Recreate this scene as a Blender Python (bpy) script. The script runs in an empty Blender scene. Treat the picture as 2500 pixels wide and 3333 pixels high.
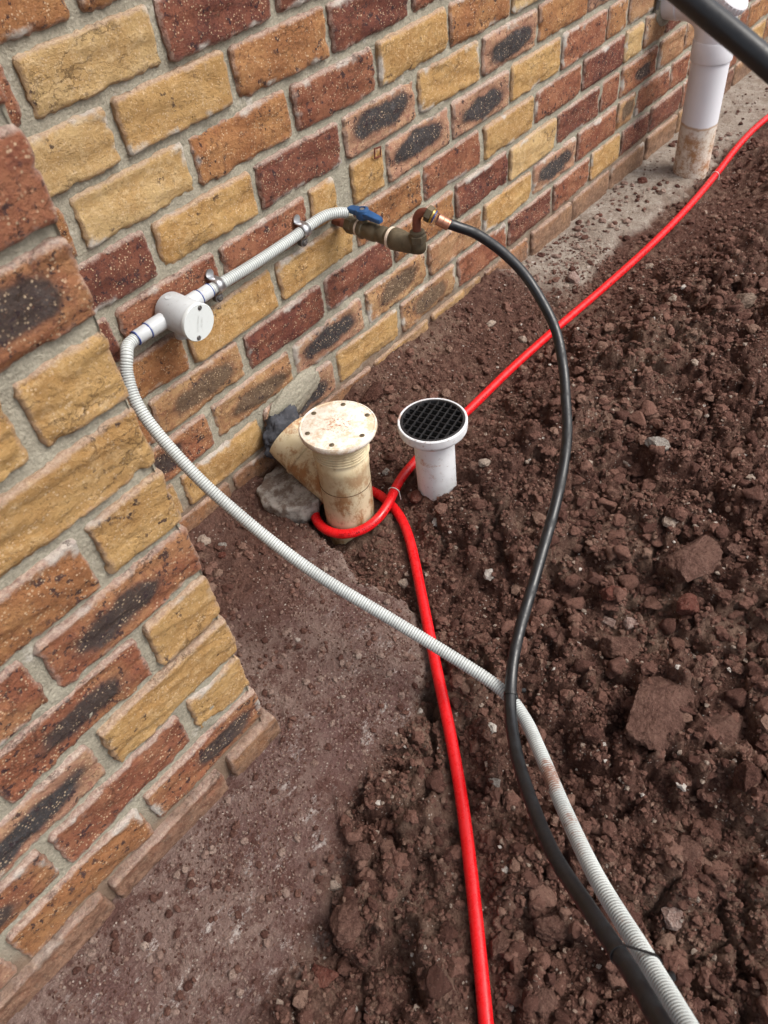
import bpy, bmesh, math, random
import numpy as np
from mathutils import Vector, Matrix

random.seed(7)
S = bpy.context.scene
COL = S.collection

# ------------------------------------------------------------------ camera
cam_d = bpy.data.cameras.new('camera'); cam = bpy.data.objects.new('camera', cam_d); COL.objects.link(cam)
RT, DN, FW = Vector((.6267, -.7734, -.0956)), Vector((-.6090, -.4096, -.6792)), Vector((.4861, .4839, -.7277))
cam.matrix_world = Matrix(((RT.x, -DN.x, -FW.x, -.5565), (RT.y, -DN.y, -FW.y, -1.1175), (RT.z, -DN.z, -FW.z, .3022), (0, 0, 0, 1)))
cam_d.sensor_fit = 'VERTICAL'; cam_d.sensor_height = 36; cam_d.sensor_width = 27
cam_d.lens = 2606.56 / 3333 * 36
cam_d.clip_start = .02; cam_d.clip_end = 500
cam_d.dof.use_dof = True; cam_d.dof.focus_distance = 1.45; cam_d.dof.aperture_fstop = 9
S.camera = cam
# ------------------------------------------------------------------ world, sun, exposure
W = bpy.data.worlds.new('World'); S.world = W; W.use_nodes = True
nt = W.node_tree; nt.nodes.clear()
sky = nt.nodes.new('ShaderNodeTexSky'); sky.sky_type = 'NISHITA'; sky.sun_disc = False
SUN_EL, SUN_AZ = math.radians(52), math.radians(150)      # azimuth clockwise from +Y
sky.sun_elevation = SUN_EL; sky.sun_rotation = SUN_AZ; sky.dust_density = 5; sky.air_density = 1.0; sky.ozone_density = .6
hs = nt.nodes.new('ShaderNodeHueSaturation'); hs.inputs['Saturation'].default_value = .38   # thin overcast
bg = nt.nodes.new('ShaderNodeBackground'); bg.inputs['Strength'].default_value = .13
wo = nt.nodes.new('ShaderNodeOutputWorld')
nt.links.new(sky.outputs[0], hs.inputs['Color']); nt.links.new(hs.outputs[0], bg.inputs['Color']); nt.links.new(bg.outputs[0], wo.inputs[0])
sun_d = bpy.data.lights.new('sun', 'SUN'); sun = bpy.data.objects.new('sun', sun_d); COL.objects.link(sun)
sun_d.energy = 1.3; sun_d.angle = math.radians(28); sun_d.color = (1, .95, .88)
sd = Vector((math.sin(SUN_AZ) * math.cos(SUN_EL), math.cos(SUN_AZ) * math.cos(SUN_EL), math.sin(SUN_EL)))
sun.rotation_euler = sd.to_track_quat('Z', 'Y').to_euler()
S.view_settings.view_transform = 'Standard'; S.view_settings.look = 'None'
S.view_settings.exposure = 0.88; S.view_settings.gamma = 1; S.view_settings.use_curve_mapping = False

# ------------------------------------------------------------------ numpy noise
def _h(i, j, k, s):
    n = (i.astype(np.int64) * 374761393 + j.astype(np.int64) * 668265263 + k.astype(np.int64) * 2147483647 + s * 1274126177) & 0xffffffff
    n = ((n ^ (n >> 13)) * 1274126177) & 0xffffffff
    return ((n ^ (n >> 16)) & 0xffffff) / float(0xffffff)
def vnoise(x, y, z=None, s=0):
    x = np.asarray(x, float); y = np.asarray(y, float); z = np.zeros_like(x) if z is None else np.asarray(z, float)
    i, j, k = np.floor(x), np.floor(y), np.floor(z)
    u, v, w = x - i, y - j, z - k
    u, v, w = u*u*(3-2*u), v*v*(3-2*v), w*w*(3-2*w)
    r = 0
    for a in (0, 1):
        for b in (0, 1):
            for c in (0, 1):
                r = r + _h(i+a, j+b, k+c, s) * (u if a else 1-u) * (v if b else 1-v) * (w if c else 1-w)
    return r * 2 - 1
def fbm(x, y, z=None, o=4, s=0):
    r = 0; a = 1; t = 0; z = np.zeros_like(np.asarray(x, float)) if z is None else z
    for q in range(o):
        r = r + a * vnoise(np.asarray(x)*2**q, np.asarray(y)*2**q, np.asarray(z)*2**q, s+q*17); t += a; a *= .5
    return r / t
def sst(a, b, x):
    t = np.clip((x-a)/(b-a), 0, 1); return t*t*(3-2*t)
def worley(x, y, s=0, full=False):
    i, j = np.floor(x), np.floor(y); best = np.full(x.shape, 9.); sec = np.full(x.shape, 9.); bid = np.zeros(x.shape)
    for a in (-1, 0, 1):
        for b in (-1, 0, 1):
            px = i+a+_h(i+a, j+b, i*0, s); py = j+b+_h(i+a, j+b, i*0, s+5)
            d = np.hypot(x-px, y-py); m = d < best
            sec = np.where(m, best, np.minimum(sec, d)); best = np.where(m, d, best); bid = np.where(m, _h(i+a, j+b, i*0, s+9), bid)
    return (best, bid, sec-best) if full else (best, bid)

# ------------------------------------------------------------------ node helper
class NT:
    def __init__(self, name, rough=.8, spec=.3):
        self.m = bpy.data.materials.new(name); self.m.use_nodes = True; self.t = self.m.node_tree
        self.b = self.t.nodes['Principled BSDF']; self.b.inputs['Roughness'].default_value = rough
        self.b.inputs['Specular IOR Level'].default_value = spec
    def n(self, ty, ins=None, **kw):
        x = self.t.nodes.new(ty)
        for k, v in kw.items(): setattr(x, k, v)
        for k, v in (ins or {}).items(): self.put(x.inputs[k], v)
        return x
    def put(self, sock, v):
        if isinstance(v, bpy.types.NodeSocket): self.t.links.new(v, sock)
        elif isinstance(v, (tuple, list)) and len(v) == 3 and sock.type == 'RGBA': sock.default_value = (*v, 1)
        else: sock.default_value = v
    def noise(self, vec, scale, detail=4, rough=.55, dist=0):
        return self.n('ShaderNodeTexNoise', {'Vector': vec, 'Scale': scale, 'Detail': detail, 'Roughness': rough, 'Distortion': dist}).outputs['Fac']
    def vor(self, vec, scale, feature='F1', out='Distance'):
        return self.n('ShaderNodeTexVoronoi', {'Vector': vec, 'Scale': scale}, feature=feature).outputs[out]
    def ramp(self, fac, a, b, lo=0., hi=1.):
        return self.n('ShaderNodeMapRange', {'Value': fac, 'From Min': a, 'From Max': b, 'To Min': lo, 'To Max': hi}, interpolation_type='SMOOTHSTEP').outputs[0]
    def mix(self, fac, a, b, blend='MIX'):
        x = self.t.nodes.new('ShaderNodeMix'); x.data_type = 'RGBA'; x.blend_type = blend; x.clamp_factor = True
        self.put(x.inputs['Factor'], fac)
        self.put(x.inputs[6], a); self.put(x.inputs[7], b); return x.outputs[2]
    def math(self, op, a, b=0., clamp=False):
        x = self.n('ShaderNodeMath', operation=op); x.use_clamp = clamp; self.put(x.inputs[0], a); self.put(x.inputs[1], b); return x.outputs[0]
    def vm(self, op, a, b):
        x = self.n('ShaderNodeVectorMath', operation=op); self.put(x.inputs[0], a); self.put(x.inputs[1], b); return x.outputs[0]
    def attr(self, name, out='Fac'): return self.n('ShaderNodeAttribute', attribute_name=name).outputs[out]
    def obj(self): return self.n('ShaderNodeTexCoord').outputs['Object']
    def pos(self): return self.n('ShaderNodeNewGeometry').outputs['Position']
    def rnd(self): return self.n('ShaderNodeObjectInfo').outputs['Random']
    def col(self, v): self.put(self.b.inputs['Base Color'], v)
    def bump(self, h, strength=.4, dist=.002, prev=None):
        x = self.n('ShaderNodeBump', {'Height': h, 'Strength': strength, 'Distance': dist})
        if prev is not None: self.put(x.inputs['Normal'], prev)
        self.put(self.b.inputs['Normal'], x.outputs[0]); return x.outputs[0]

SOIL_D, SOIL_M, SOIL_L = (.072, .034, .026), (.165, .085, .064), (.27, .185, .14)

def brick_mat(name, c1, c2, c3, spots=.3, flash=0., pale=.5, fsize=(1.2, 1.6), flashcol=(.042, .043, .046)):
    m = NT(name, .85, .2)
    r = m.rnd()
    v = m.vm('ADD', m.obj(), m.n('ShaderNodeCombineXYZ', {'X': m.math('MULTIPLY', r, 37.), 'Y': m.math('MULTIPLY', r, 11.), 'Z': m.math('MULTIPLY', r, 23.)}).outputs[0])
    bc = m.attr('bc', 'Vector'); sx = m.n('ShaderNodeSeparateXYZ', {'Vector': bc}); s, t, e = sx.outputs
    n1 = m.noise(v, 13, 4, .6); n2 = m.noise(v, 75, 7, .78); n3 = m.noise(v, 190, 4, .8)
    c = m.mix(m.ramp(n1, .36, .64), c1, c2)
    c = m.mix(m.ramp(n2, .47, .66, 0, .85), c, c3)
    c = m.mix(m.ramp(r, 0, 1, 0, .25), c, m.mix(.5, c1, (.17, .085, .05)))
    if flash:
        fn = m.math('ADD', m.math('ADD', s, m.math('MULTIPLY', m.math('SUBTRACT', m.math('FRACT', m.math('MULTIPLY', r, 7.3)), .5), .9*(fsize[0]-1.2))), m.math('MULTIPLY', m.math('SUBTRACT', m.noise(v, 15, 2), .5), .55))
        fz = m.math('ADD', m.math('ADD', t, m.math('MULTIPLY', m.math('SUBTRACT', m.ramp(r, 0, 1), .5), .3)), m.math('MULTIPLY', m.math('SUBTRACT', m.noise(m.vm('ADD', v, (5, 3, 1)), 20, 3), .5), .7))
        d = m.math('ADD', m.math('POWER', m.math('ABSOLUTE', m.math('MULTIPLY', fn, fsize[0])), 3.), m.math('POWER', m.math('ABSOLUTE', m.math('MULTIPLY', fz, fsize[1])), 2.4))
        d = m.math('ADD', d, m.math('MULTIPLY', m.math('SUBTRACT', n3, .5), .35))
        c = m.mix(m.ramp(d, 1.7, .6, 0, .7*min(1, flash*1.2)), c, (.17, .08, .055))
        c = m.mix(m.ramp(d, 1.0, .42, 0, flash), c, m.mix(m.ramp(n2, .5, .7), flashcol, tuple(2.2*q for q in flashcol)))
    # iron spots
    n4 = m.noise(v, 85, 4, .65); n5 = m.noise(v, 24, 2)
    sp = m.math('MULTIPLY', m.ramp(n4, .555, .615), m.ramp(n5, .58-.32*spots, .72-.32*spots))
    c = m.mix(m.math('MULTIPLY', sp, .88), c, (.04, .025, .03))
    # pits and cream grit
    c = m.mix(m.ramp(n3, .43, .33, 0, .8), c, m.mix(.3, (.05, .03, .022), c1))
    g = m.vor(v, 210); gn = m.noise(v, 60, 2)
    c = m.mix(m.math('MULTIPLY', m.ramp(g, .36, .2), m.ramp(gn, .42, .62, 0, .7)), c, (.66, .50, .33))
    c = m.mix(m.ramp(n3, .58, .74, 0, .6), c, m.mix(.55, (.62, .46, .30), c1))
    # pale lime haze and worn arrises
    en = m.math('ADD', e, m.math('MULTIPLY', m.math('SUBTRACT', m.noise(v, 55, 5, .75), .5), .7))
    c = m.mix(m.ramp(en, .20, .0, 0, pale), c, m.mix(m.ramp(n2, .4, .6), (.50, .38, .32), (.34, .22, .17)))
    c = m.mix(m.math('MULTIPLY', m.ramp(en, .4, .1), m.ramp(m.noise(m.vm('ADD', v, (9, 9, 2)), 9, 3, .6), .58, .64, 0, .85)), c, (.55, .52, .47))
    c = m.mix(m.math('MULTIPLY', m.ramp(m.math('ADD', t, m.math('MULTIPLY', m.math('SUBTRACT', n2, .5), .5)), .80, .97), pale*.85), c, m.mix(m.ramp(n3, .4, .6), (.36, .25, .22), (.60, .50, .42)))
    # cracks along the bedding
    st = m.vm('MULTIPLY', v, (.4, 1, 1.7)); cr = m.vor(m.vm('ADD', st, m.vm('MULTIPLY', m.n('ShaderNodeTexNoise', {'Vector': v, 'Scale': 40., 'Detail': 5., 'Roughness': .7}).outputs['Color'], (.05, .05, .05))), 26, 'DISTANCE_TO_EDGE')
    crk = m.math('MULTIPLY', m.ramp(cr, .03, .0), m.ramp(m.noise(v, 11, 2), .52, .60))
    c = m.mix(m.math('MULTIPLY', crk, .5), c, (.08, .05, .035))
    # soil splashed on the foot of the wall
    pz = m.n('ShaderNodeSeparateXYZ', {'Vector': m.pos()}).outputs['Z']
    dn = m.math('ADD', pz, m.math('MULTIPLY', m.math('SUBTRACT', m.noise(m.pos(), 16, 6, .7), .5), .24))
    c = m.mix(m.ramp(dn, -.84, -.93, 0, .8), c, m.mix(m.ramp(m.noise(m.pos(), 70, 5, .75), .35, .65), (.13, .075, .052), (.30, .19, .13)))
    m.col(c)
    h = m.math('ADD', m.math('MULTIPLY', n3, 1.2), m.math('MULTIPLY', n2, 1.8))
    h = m.math('SUBTRACT', h, m.math('MULTIPLY', crk, .8))
    m.bump(h, .9, .0045)
    return m.m

MB = {}
MB['Y'] = brick_mat('brick_ochre', (.52, .325, .13), (.42, .235, .085), (.62, .42, .21), .02, 0, .45)
MB['P'] = brick_mat('brick_pale_yellow', (.56, .39, .185), (.49, .31, .13), (.66, .48, .27), -.05, 0, .4)
MB['O'] = brick_mat('brick_orange_brown', (.34, .15, .064), (.44, .225, .095), (.21, .085, .042), .55, 0, .6)
MB['R'] = brick_mat('brick_red', (.25, .088, .05), (.36, .155, .085), (.15, .05, .036), .5, 0, .65)
MB['D'] = brick_mat('brick_dark_red', (.15, .049, .036), (.245, .09, .055), (.085, .032, .03), .65, 0, .65)
MB['K'] = brick_mat('brick_black_flashed', (.45, .25, .165), (.50, .31, .18), (.29, .12, .09), .6, .95, .8)
MB['B'] = brick_mat('brick_brown_flashed', (.41, .22, .105), (.46, .29, .145), (.23, .095, .055), .45, .7, .6, (1.45, 1.6), (.10, .08, .056))
MB['T'] = brick_mat('brick_tan', (.38, .215, .11), (.32, .155, .082), (.46, .29, .165), .3, 0, .6)
MB['F'] = brick_mat('brick_red_flashed', (.29, .105, .057), (.40, .20, .095), (.16, .06, .042), .85, .85, .6, (1.9, 1.75), (.042, .04, .04))

def mortar_mat():
    m = NT('mortar', .93, .15); p = m.pos()
    c = m.mix(m.noise(p, 9, 5), (.32, .295, .232), (.235, .218, .172))
    c = m.mix(m.ramp(m.noise(p, 240, 3), .42, .62, 0, .5), c, (.42, .39, .31))
    c = m.mix(m.math('MULTIPLY', m.ramp(m.noise(p, 22, 5, .7), .6, .7), .5), c, (.55, .52, .47))
    pz = m.n('ShaderNodeSeparateXYZ', {'Vector': p}).outputs['Z']
    dn = m.math('ADD', pz, m.math('MULTIPLY', m.math('SUBTRACT', m.noise(p, 12, 5, .65), .5), .22))
    c = m.mix(m.ramp(dn, -.80, -.91, 0, .85), c, m.mix(m.noise(p, 60, 3), (.12, .07, .05), (.24, .16, .11)))
    m.col(c)
    m.bump(m.math('ADD', m.noise(p, 260, 4, .7), m.math('MULTIPLY', m.noise(p, 70, 4), 1.4)), .8, .004)
    return m.m
MORTAR = mortar_mat()

def simple(name, col, rough=.5, spec=.4, metal=0., var=.12, scale=30, dirt=0., dirtcol=(.23, .12, .06), bump=.15, dscale=16, dlo=.5, dhi=.68):
    m = NT(name, rough, spec); v = m.obj(); m.b.inputs['Metallic'].default_value = metal
    c = m.mix(m.math('MULTIPLY', m.ramp(m.noise(v, scale, 5), .35, .7), 1.), col, tuple(x*(1-var) for x in col))
    if dirt:
        c = m.mix(m.math('MULTIPLY', m.ramp(m.noise(v, dscale, 7, .72), dlo, dhi), dirt), c, dirtcol)
        c = m.mix(m.math('MULTIPLY', m.ramp(m.noise(v, dscale*7, 4, .7), .58, .7), dirt*.7), c, tuple(x*.5 for x in dirtcol))
        m.put(m.b.inputs['Roughness'], m.ramp(m.noise(v, dscale, 6, .7), .4, .7, rough, min(1, rough+.35)))
    m.col(c)
    if bump: m.bump(m.noise(v, scale*5, 4, .6), bump, .001)
    return m.m

# ------------------------------------------------------------------ object helpers
def mesh_obj(name, verts, faces, mat, parent=None, smooth=True, attrs=None, loc=None, rot=None):
    me = bpy.data.meshes.new(name)
    if isinstance(faces, np.ndarray):
        nv, nf, k = len(verts), len(faces), faces.shape[1]
        me.vertices.add(nv); me.vertices.foreach_set('co', np.asarray(verts, np.float32).ravel())
        me.loops.add(nf*k); me.loops.foreach_set('vertex_index', faces.astype(np.int32).ravel())
        me.polygons.add(nf); me.polygons.foreach_set('loop_start', np.arange(0, nf*k, k, dtype=np.int32))
        try: me.polygons.foreach_set('loop_total', np.full(nf, k, np.int32))
        except Exception: pass
        me.update(calc_edges=True)
    else:
        me.from_pydata([tuple(map(float, v)) for v in verts], [], faces)
    me.validate()
    me.polygons.foreach_set('use_smooth', [smooth]*len(me.polygons))
    for k, (ty, data) in (attrs or {}).items():
        a = me.attributes.new(k, ty, 'POINT'); a.data.foreach_set('vector' if ty == 'FLOAT_VECTOR' else 'value', np.asarray(data, np.float32).ravel())
    me.materials.append(mat)
    o = bpy.data.objects.new(name, me); COL.objects.link(o)
    if parent: o.parent = parent
    if loc is not None: o.location = loc
    if rot is not None: o.rotation_euler = rot
    return o
def empty(name, loc=(0, 0, 0)):
    o = bpy.data.objects.new(name, None); COL.objects.link(o); o.location = loc; o.empty_display_size = .05; return o
def tag(o, label=None, cat=None, group=None, kind=None):
    if label: o['label'] = label
    if cat: o['category'] = cat
    if group: o['group'] = group
    if kind: o['kind'] = kind
    return o
def catmull(pts, step):
    P = np.array(pts, float); P = np.vstack([2*P[0]-P[1], P, 2*P[-1]-P[-2]]); out = []
    for i in range(1, len(P)-2):
        p0, p1, p2, p3 = P[i-1:i+3]
        for t in np.linspace(0, 1, 24, endpoint=False):
            out.append(.5*((2*p1)+(-p0+p2)*t+(2*p0-5*p1+4*p2-p3)*t*t+(-p0+3*p1-3*p2+p3)*t**3))
    out.append(P[-2]); out = np.array(out)
    d = np.r_[0, np.cumsum(np.linalg.norm(np.diff(out, axis=0), axis=1))]
    n = max(2, int(d[-1]/step)+1); q = np.linspace(0, d[-1], n)
    return np.c_[[np.interp(q, d, out[:, k]) for k in range(3)]].T, q
def frames(p):
    t = np.gradient(p, axis=0); t /= np.linalg.norm(t, axis=1)[:, None]
    n = np.cross(t[0], [0, 0, 1.]);
    if np.linalg.norm(n) < .1: n = np.cross(t[0], [1., 0, 0])
    n /= np.linalg.norm(n); N = [n]
    for i in range(1, len(p)):
        n = N[-1] - t[i]*np.dot(N[-1], t[i]); n /= np.linalg.norm(n); N.append(n)
    N = np.array(N); return t, N, np.cross(t, N)
def tube_geo(p, rad, seg=16, caps=True, closed=False):
    p = np.asarray(p, float); t, N, B = frames(p); rad = np.broadcast_to(rad, len(p))
    a = np.linspace(0, 2*np.pi, seg, endpoint=False)
    v = p[:, None] + rad[:, None, None]*(np.cos(a)[None, :, None]*N[:, None]+np.sin(a)[None, :, None]*B[:, None])
    n = len(p); f = []
    for i in range(n-1 if not closed else n):
        for j in range(seg):
            f.append((i*seg+j, i*seg+(j+1) % seg, ((i+1) % n)*seg+(j+1) % seg, ((i+1) % n)*seg+j))
    v = v.reshape(-1, 3)
    if caps and not closed:
        f.append(tuple(range(seg))[::-1]); f.append(tuple(range((n-1)*seg, n*seg)))
    return v, f
def tube(name, pts, rad, mat, parent=None, seg=16, step=None, closed=False):
    p = catmull(pts, step)[0] if step else np.array(pts, float)
    if not step and len(p) == 2: p = np.linspace(p[0], p[1], 3); 
    v, f = tube_geo(p, rad, seg, True, closed); return mesh_obj(name, v, f, mat, parent)
def basis(axis):
    a = Vector(axis).normalized(); return np.array(a.to_track_quat('Z', 'Y').to_matrix())
def lathe(name, prof, mat, base=(0, 0, 0), axis=(0, 0, 1), parent=None, seg=40, hexa=False, smooth=True):
    """prof: (radius, height) pairs, revolved about axis from base"""
    M = basis(axis); n = 6 if hexa else seg; a = np.linspace(0, 2*np.pi, n, endpoint=False)
    v = []; f = []
    for r, h in prof:
        for q in a: v.append(M @ np.array([r*math.cos(q), r*math.sin(q), h]) + np.array(base))
    for i in range(len(prof)-1):
        for j in range(n): f.append((i*n+j, i*n+(j+1) % n, (i+1)*n+(j+1) % n, (i+1)*n+j))
    f.append(tuple(range(n))[::-1]); f.append(tuple(range((len(prof)-1)*n, len(prof)*n)))
    o = mesh_obj(name, v, f, mat, parent, smooth and not hexa)
    if smooth and not hexa:
        md = o.modifiers.new('split', 'EDGE_SPLIT'); md.split_angle = math.radians(38)
    return o
def box(name, size, mat, loc=(0, 0, 0), parent=None, rot=None, bev=.001):
    bm = bmesh.new(); bmesh.ops.create_cube(bm, size=1); bmesh.ops.scale(bm, vec=size, verts=bm.verts)
    if bev: bmesh.ops.bevel(bm, geom=bm.edges[:], offset=bev, segments=2, affect='EDGES')
    me = bpy.data.meshes.new(name); bm.to_mesh(me); bm.free(); me.materials.append(mat)
    o = bpy.data.objects.new(name, me); COL.objects.link(o); o.parent = parent; o.location = loc
    if rot is not None: o.rotation_euler = rot
    return o

# ================================================================== GROUND
SLAB = [(.20, .30), (.19, -.06), (.165, -.197), (.125, -.30), (.112, -.36), (.115, -.49), (.056, -.565), (-.05, -.615), (-.174, -.625), (-.259, -.613), (-.304, -.677), (-.409, -.717), (-.504, -.742), (-.70, -.75), (-3., -.80)]
RED = [(3.6, -.30, -.945), (3.0, -.262, -.945), (2.54, -.222, -.945), (2.30, -.222, -.945), (2.04, -.246, -.947), (1.79, -.262, -.949), (1.535, -.266, -.950), (1.274, -.259, -.950), (1.05, -.248, -.950), (.835, -.242, -.950), (.647, -.246, -.948), (.544, -.242, -.946), (.43, -.252, -.940), (.35, -.266, -.932),
       (.285, -.292, -.938), (.225, -.290, -.950), (.178, -.25, -.957), (.172, -.195, -.962), (.20, -.14, -.962), (.26, -.125, -.962), (.312, -.16, -.962), (.327, -.215, -.962), (.318, -.27, -.961), (.292, -.325, -.958), (.245, -.385, -.954), (.150, -.485, -.950), (.040, -.600, -.950), (-.075, -.722, -.950), (-.190, -.832, -.950), (-.368, -.986, -.950), (-.47, -1.07, -.95), (-.75, -1.3, -.95)]
redp, redq = catmull(RED, .004)
for _ in range(160): redp[1:-1] = .5*redp[1:-1]+.25*(redp[:-2]+redp[2:])
TOBY = (.245, -.215)
def slab_sd(x, y):
    """positive inside the concrete footing"""
    P = np.array(SLAB); d = np.full(x.shape, 9.)
    for (ax, ay), (bx, by) in zip(P[:-1], P[1:]):
        ex, ey = bx-ax, by-ay; L = ex*ex+ey*ey
        t = np.clip(((x-ax)*ex+(y-ay)*ey)/L, 0, 1); d = np.minimum(d, np.hypot(x-ax-t*ex, y-ay-t*ey))
    poly = np.vstack([P, [(-3., 3.)], [(.2, 3.)]]); ins = np.zeros(x.shape, bool); n = len(poly)
    for i in range(n):
        x1, y1 = poly[i]; x2, y2 = poly[(i+1) % n]
        c = ((y1 > y) != (y2 > y)); xi = (x2-x1)*(y-y1)/((y2-y1) if y2 != y1 else 1e-9)+x1
        ins ^= c & (x < xi)
    return np.where(ins, d, -d)
def red_d(x, y):
    q = redp[::12]; d = np.full(x.shape, 9.); zz = np.full(x.shape, -.95)
    for i in range(len(q)-1):
        a, b = q[i], q[i+1]; e = b-a; L = e[0]**2+e[1]**2+1e-12
        t = np.clip(((x-a[0])*e[0]+(y-a[1])*e[1])/L, 0, 1); dd = np.hypot(x-a[0]-t*e[0], y-a[1]-t*e[1])
        m = dd < d; d = np.where(m, dd, d); zz = np.where(m, a[2]+t*e[2], zz)
    return d, zz
def ground_fields(x, y):
    near = (np.abs(x) < 6) & (np.abs(y) < 5)
    sd0 = slab_sd(x, y); sdn = sd0 + .022*fbm(x*14, y*14, o=3, s=3) + .008*fbm(x*60, y*60, o=2, s=4)
    wd = .005+.045*sst(.02, -.2, x); slab = sst(-wd, wd, sdn)
    # exposed footing strip on the right, under the far part of the wall
    fy = -.205 + .05*fbm(x*7, y*7, o=3, s=11) + .02*fbm(x*30, y*30, o=2, s=12)
    foot = sst(1.10, 1.30, x+.12*fbm(x*9, y*9, s=14, o=3)) * sst(-.012, .02, y-fy)
    rough = sst(-.12, -.5, y + .25*vnoise(x*2.2, y*2.2, s=21)) * sst(-.5, .4, x-y*.5+.3)   # cloddier to the right
    rough = np.maximum(rough, sst(-.8, -1.0, y))
    h = -.972 + .010*fbm(x*5, y*5, o=3, s=2)
    h += .075*np.exp(-np.maximum(0, -y)/.11)*sst(.32, .55, x)*sst(1.45, 1.15, x)           # soil banked on the wall
    h += .045*sst(-.28, -.55, y)*sst(.15, .6, x)                                            # mound right of the pipe
    h += .03*np.exp(-((x-.62)**2/.05+(y+.47)**2/.012))
    h += .035*sst(-.72, -1.0, y)*sst(-.2, .3, x)
    h += (.006+.012*rough)*fbm(x*16, y*16, o=4, s=5)
    wx, wy = x+.05*fbm(x*11, y*11, o=3, s=34), y+.05*fbm(x*11, y*11, o=3, s=35)
    w0, id0, ed = worley(wx*9.5, wy*9.5, 45, True)
    plate = sst(.02, .16, ed)*(id0 > .3)
    h += rough*sst(-.25, -.5, y)*(.034*id0*plate - .014*(1-sst(0, .07, ed)))
    w1, id1 = worley(x*15+.6*vnoise(x*30, y*30, s=31), y*15+.6*vnoise(x*30, y*30, s=32), 41)
    h += rough*.026*np.where(id1 > .45, np.sqrt(np.clip(1-(w1/.62)**2, 0, 1)), 0)*(.4+id1)
    w2, id2 = worley(x*42+.5*vnoise(x*80, y*80, s=33), y*42, 51)
    h += (.25+.75*rough)*.0095*np.where(id2 > .35, np.sqrt(np.clip(1-(w2/.6)**2, 0, 1)), 0)*(.4+id2)
    w3, id3 = worley(x*95, y*95, 61)
    h += .0042*np.where(id3 > .3, np.sqrt(np.clip(1-(w3/.6)**2, 0, 1)), 0)
    # trench dip just outside the slab edge, hole round the inspection pipe
    h -= .030*np.exp(-(np.minimum(0, sdn)/.06)**2)*(sd0 < .03)
    h -= .03*np.exp(-((x-.195)**2+(y+.2)**2)/.0022)
    sl = -.948 + .004*fbm(x*8, y*8, o=4, s=71) + .0022*fbm(x*60, y*60, o=3, s=72) + .0022*np.where(id3 > .72, np.sqrt(np.clip(1-(w3/.5)**2, 0, 1)), 0)
    sl += .03*np.exp(-np.maximum(0, -y)/.05)*sst(-.25, -.1, x)                              # dirt against the wall in the recess
    sl -= .020*np.clip(-(y+.459)/.3, 0, 1)
    ft = -.952 + .006*fbm(x*12, y*12, o=4, s=81) + .003*fbm(x*50, y*50, o=3, s=82)
    h = h*(1-slab)+sl*slab
    h = h*(1-foot)+np.maximum(ft, h*.3+ft*.7)*foot
    d, zz = red_d(x, y)
    bed = sst(.060, .016, d + .012*vnoise(x*40, y*40, s=91))
    h = np.where(near, h*(1-bed)+np.minimum(h, zz-.011)*bed, h)
    dirt = sst(-.33, -.16, y+.10*fbm(x*9, y*9, o=4, s=95))
    return h, slab*(1-.85*dirt), foot, rough
def gaps(a, b, fine, lo, hi):
    m = list(np.arange(a, b, fine)); s = fine; x = m[-1]
    while x < hi: s *= 1.25; x += s; m.append(x)
    s = fine; x = a; pre = []
    while x > lo: s *= 1.25; x -= s; pre.append(x)
    return np.array(pre[::-1]+m)
xs = gaps(-.85, 2.1, .0055, -30, 30); ys = gaps(-1.42, .03, .0055, -30, 30)
X, Y = np.meshgrid(xs, ys); H, SLm, FTm, RGm = ground_fields(X, Y)
ii = np.arange(len(ys)*len(xs)).reshape(len(ys), len(xs))
F = np.stack([ii[:-1, :-1], ii[:-1, 1:], ii[1:, 1:], ii[1:, :-1]], -1).reshape(-1, 4)

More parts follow.
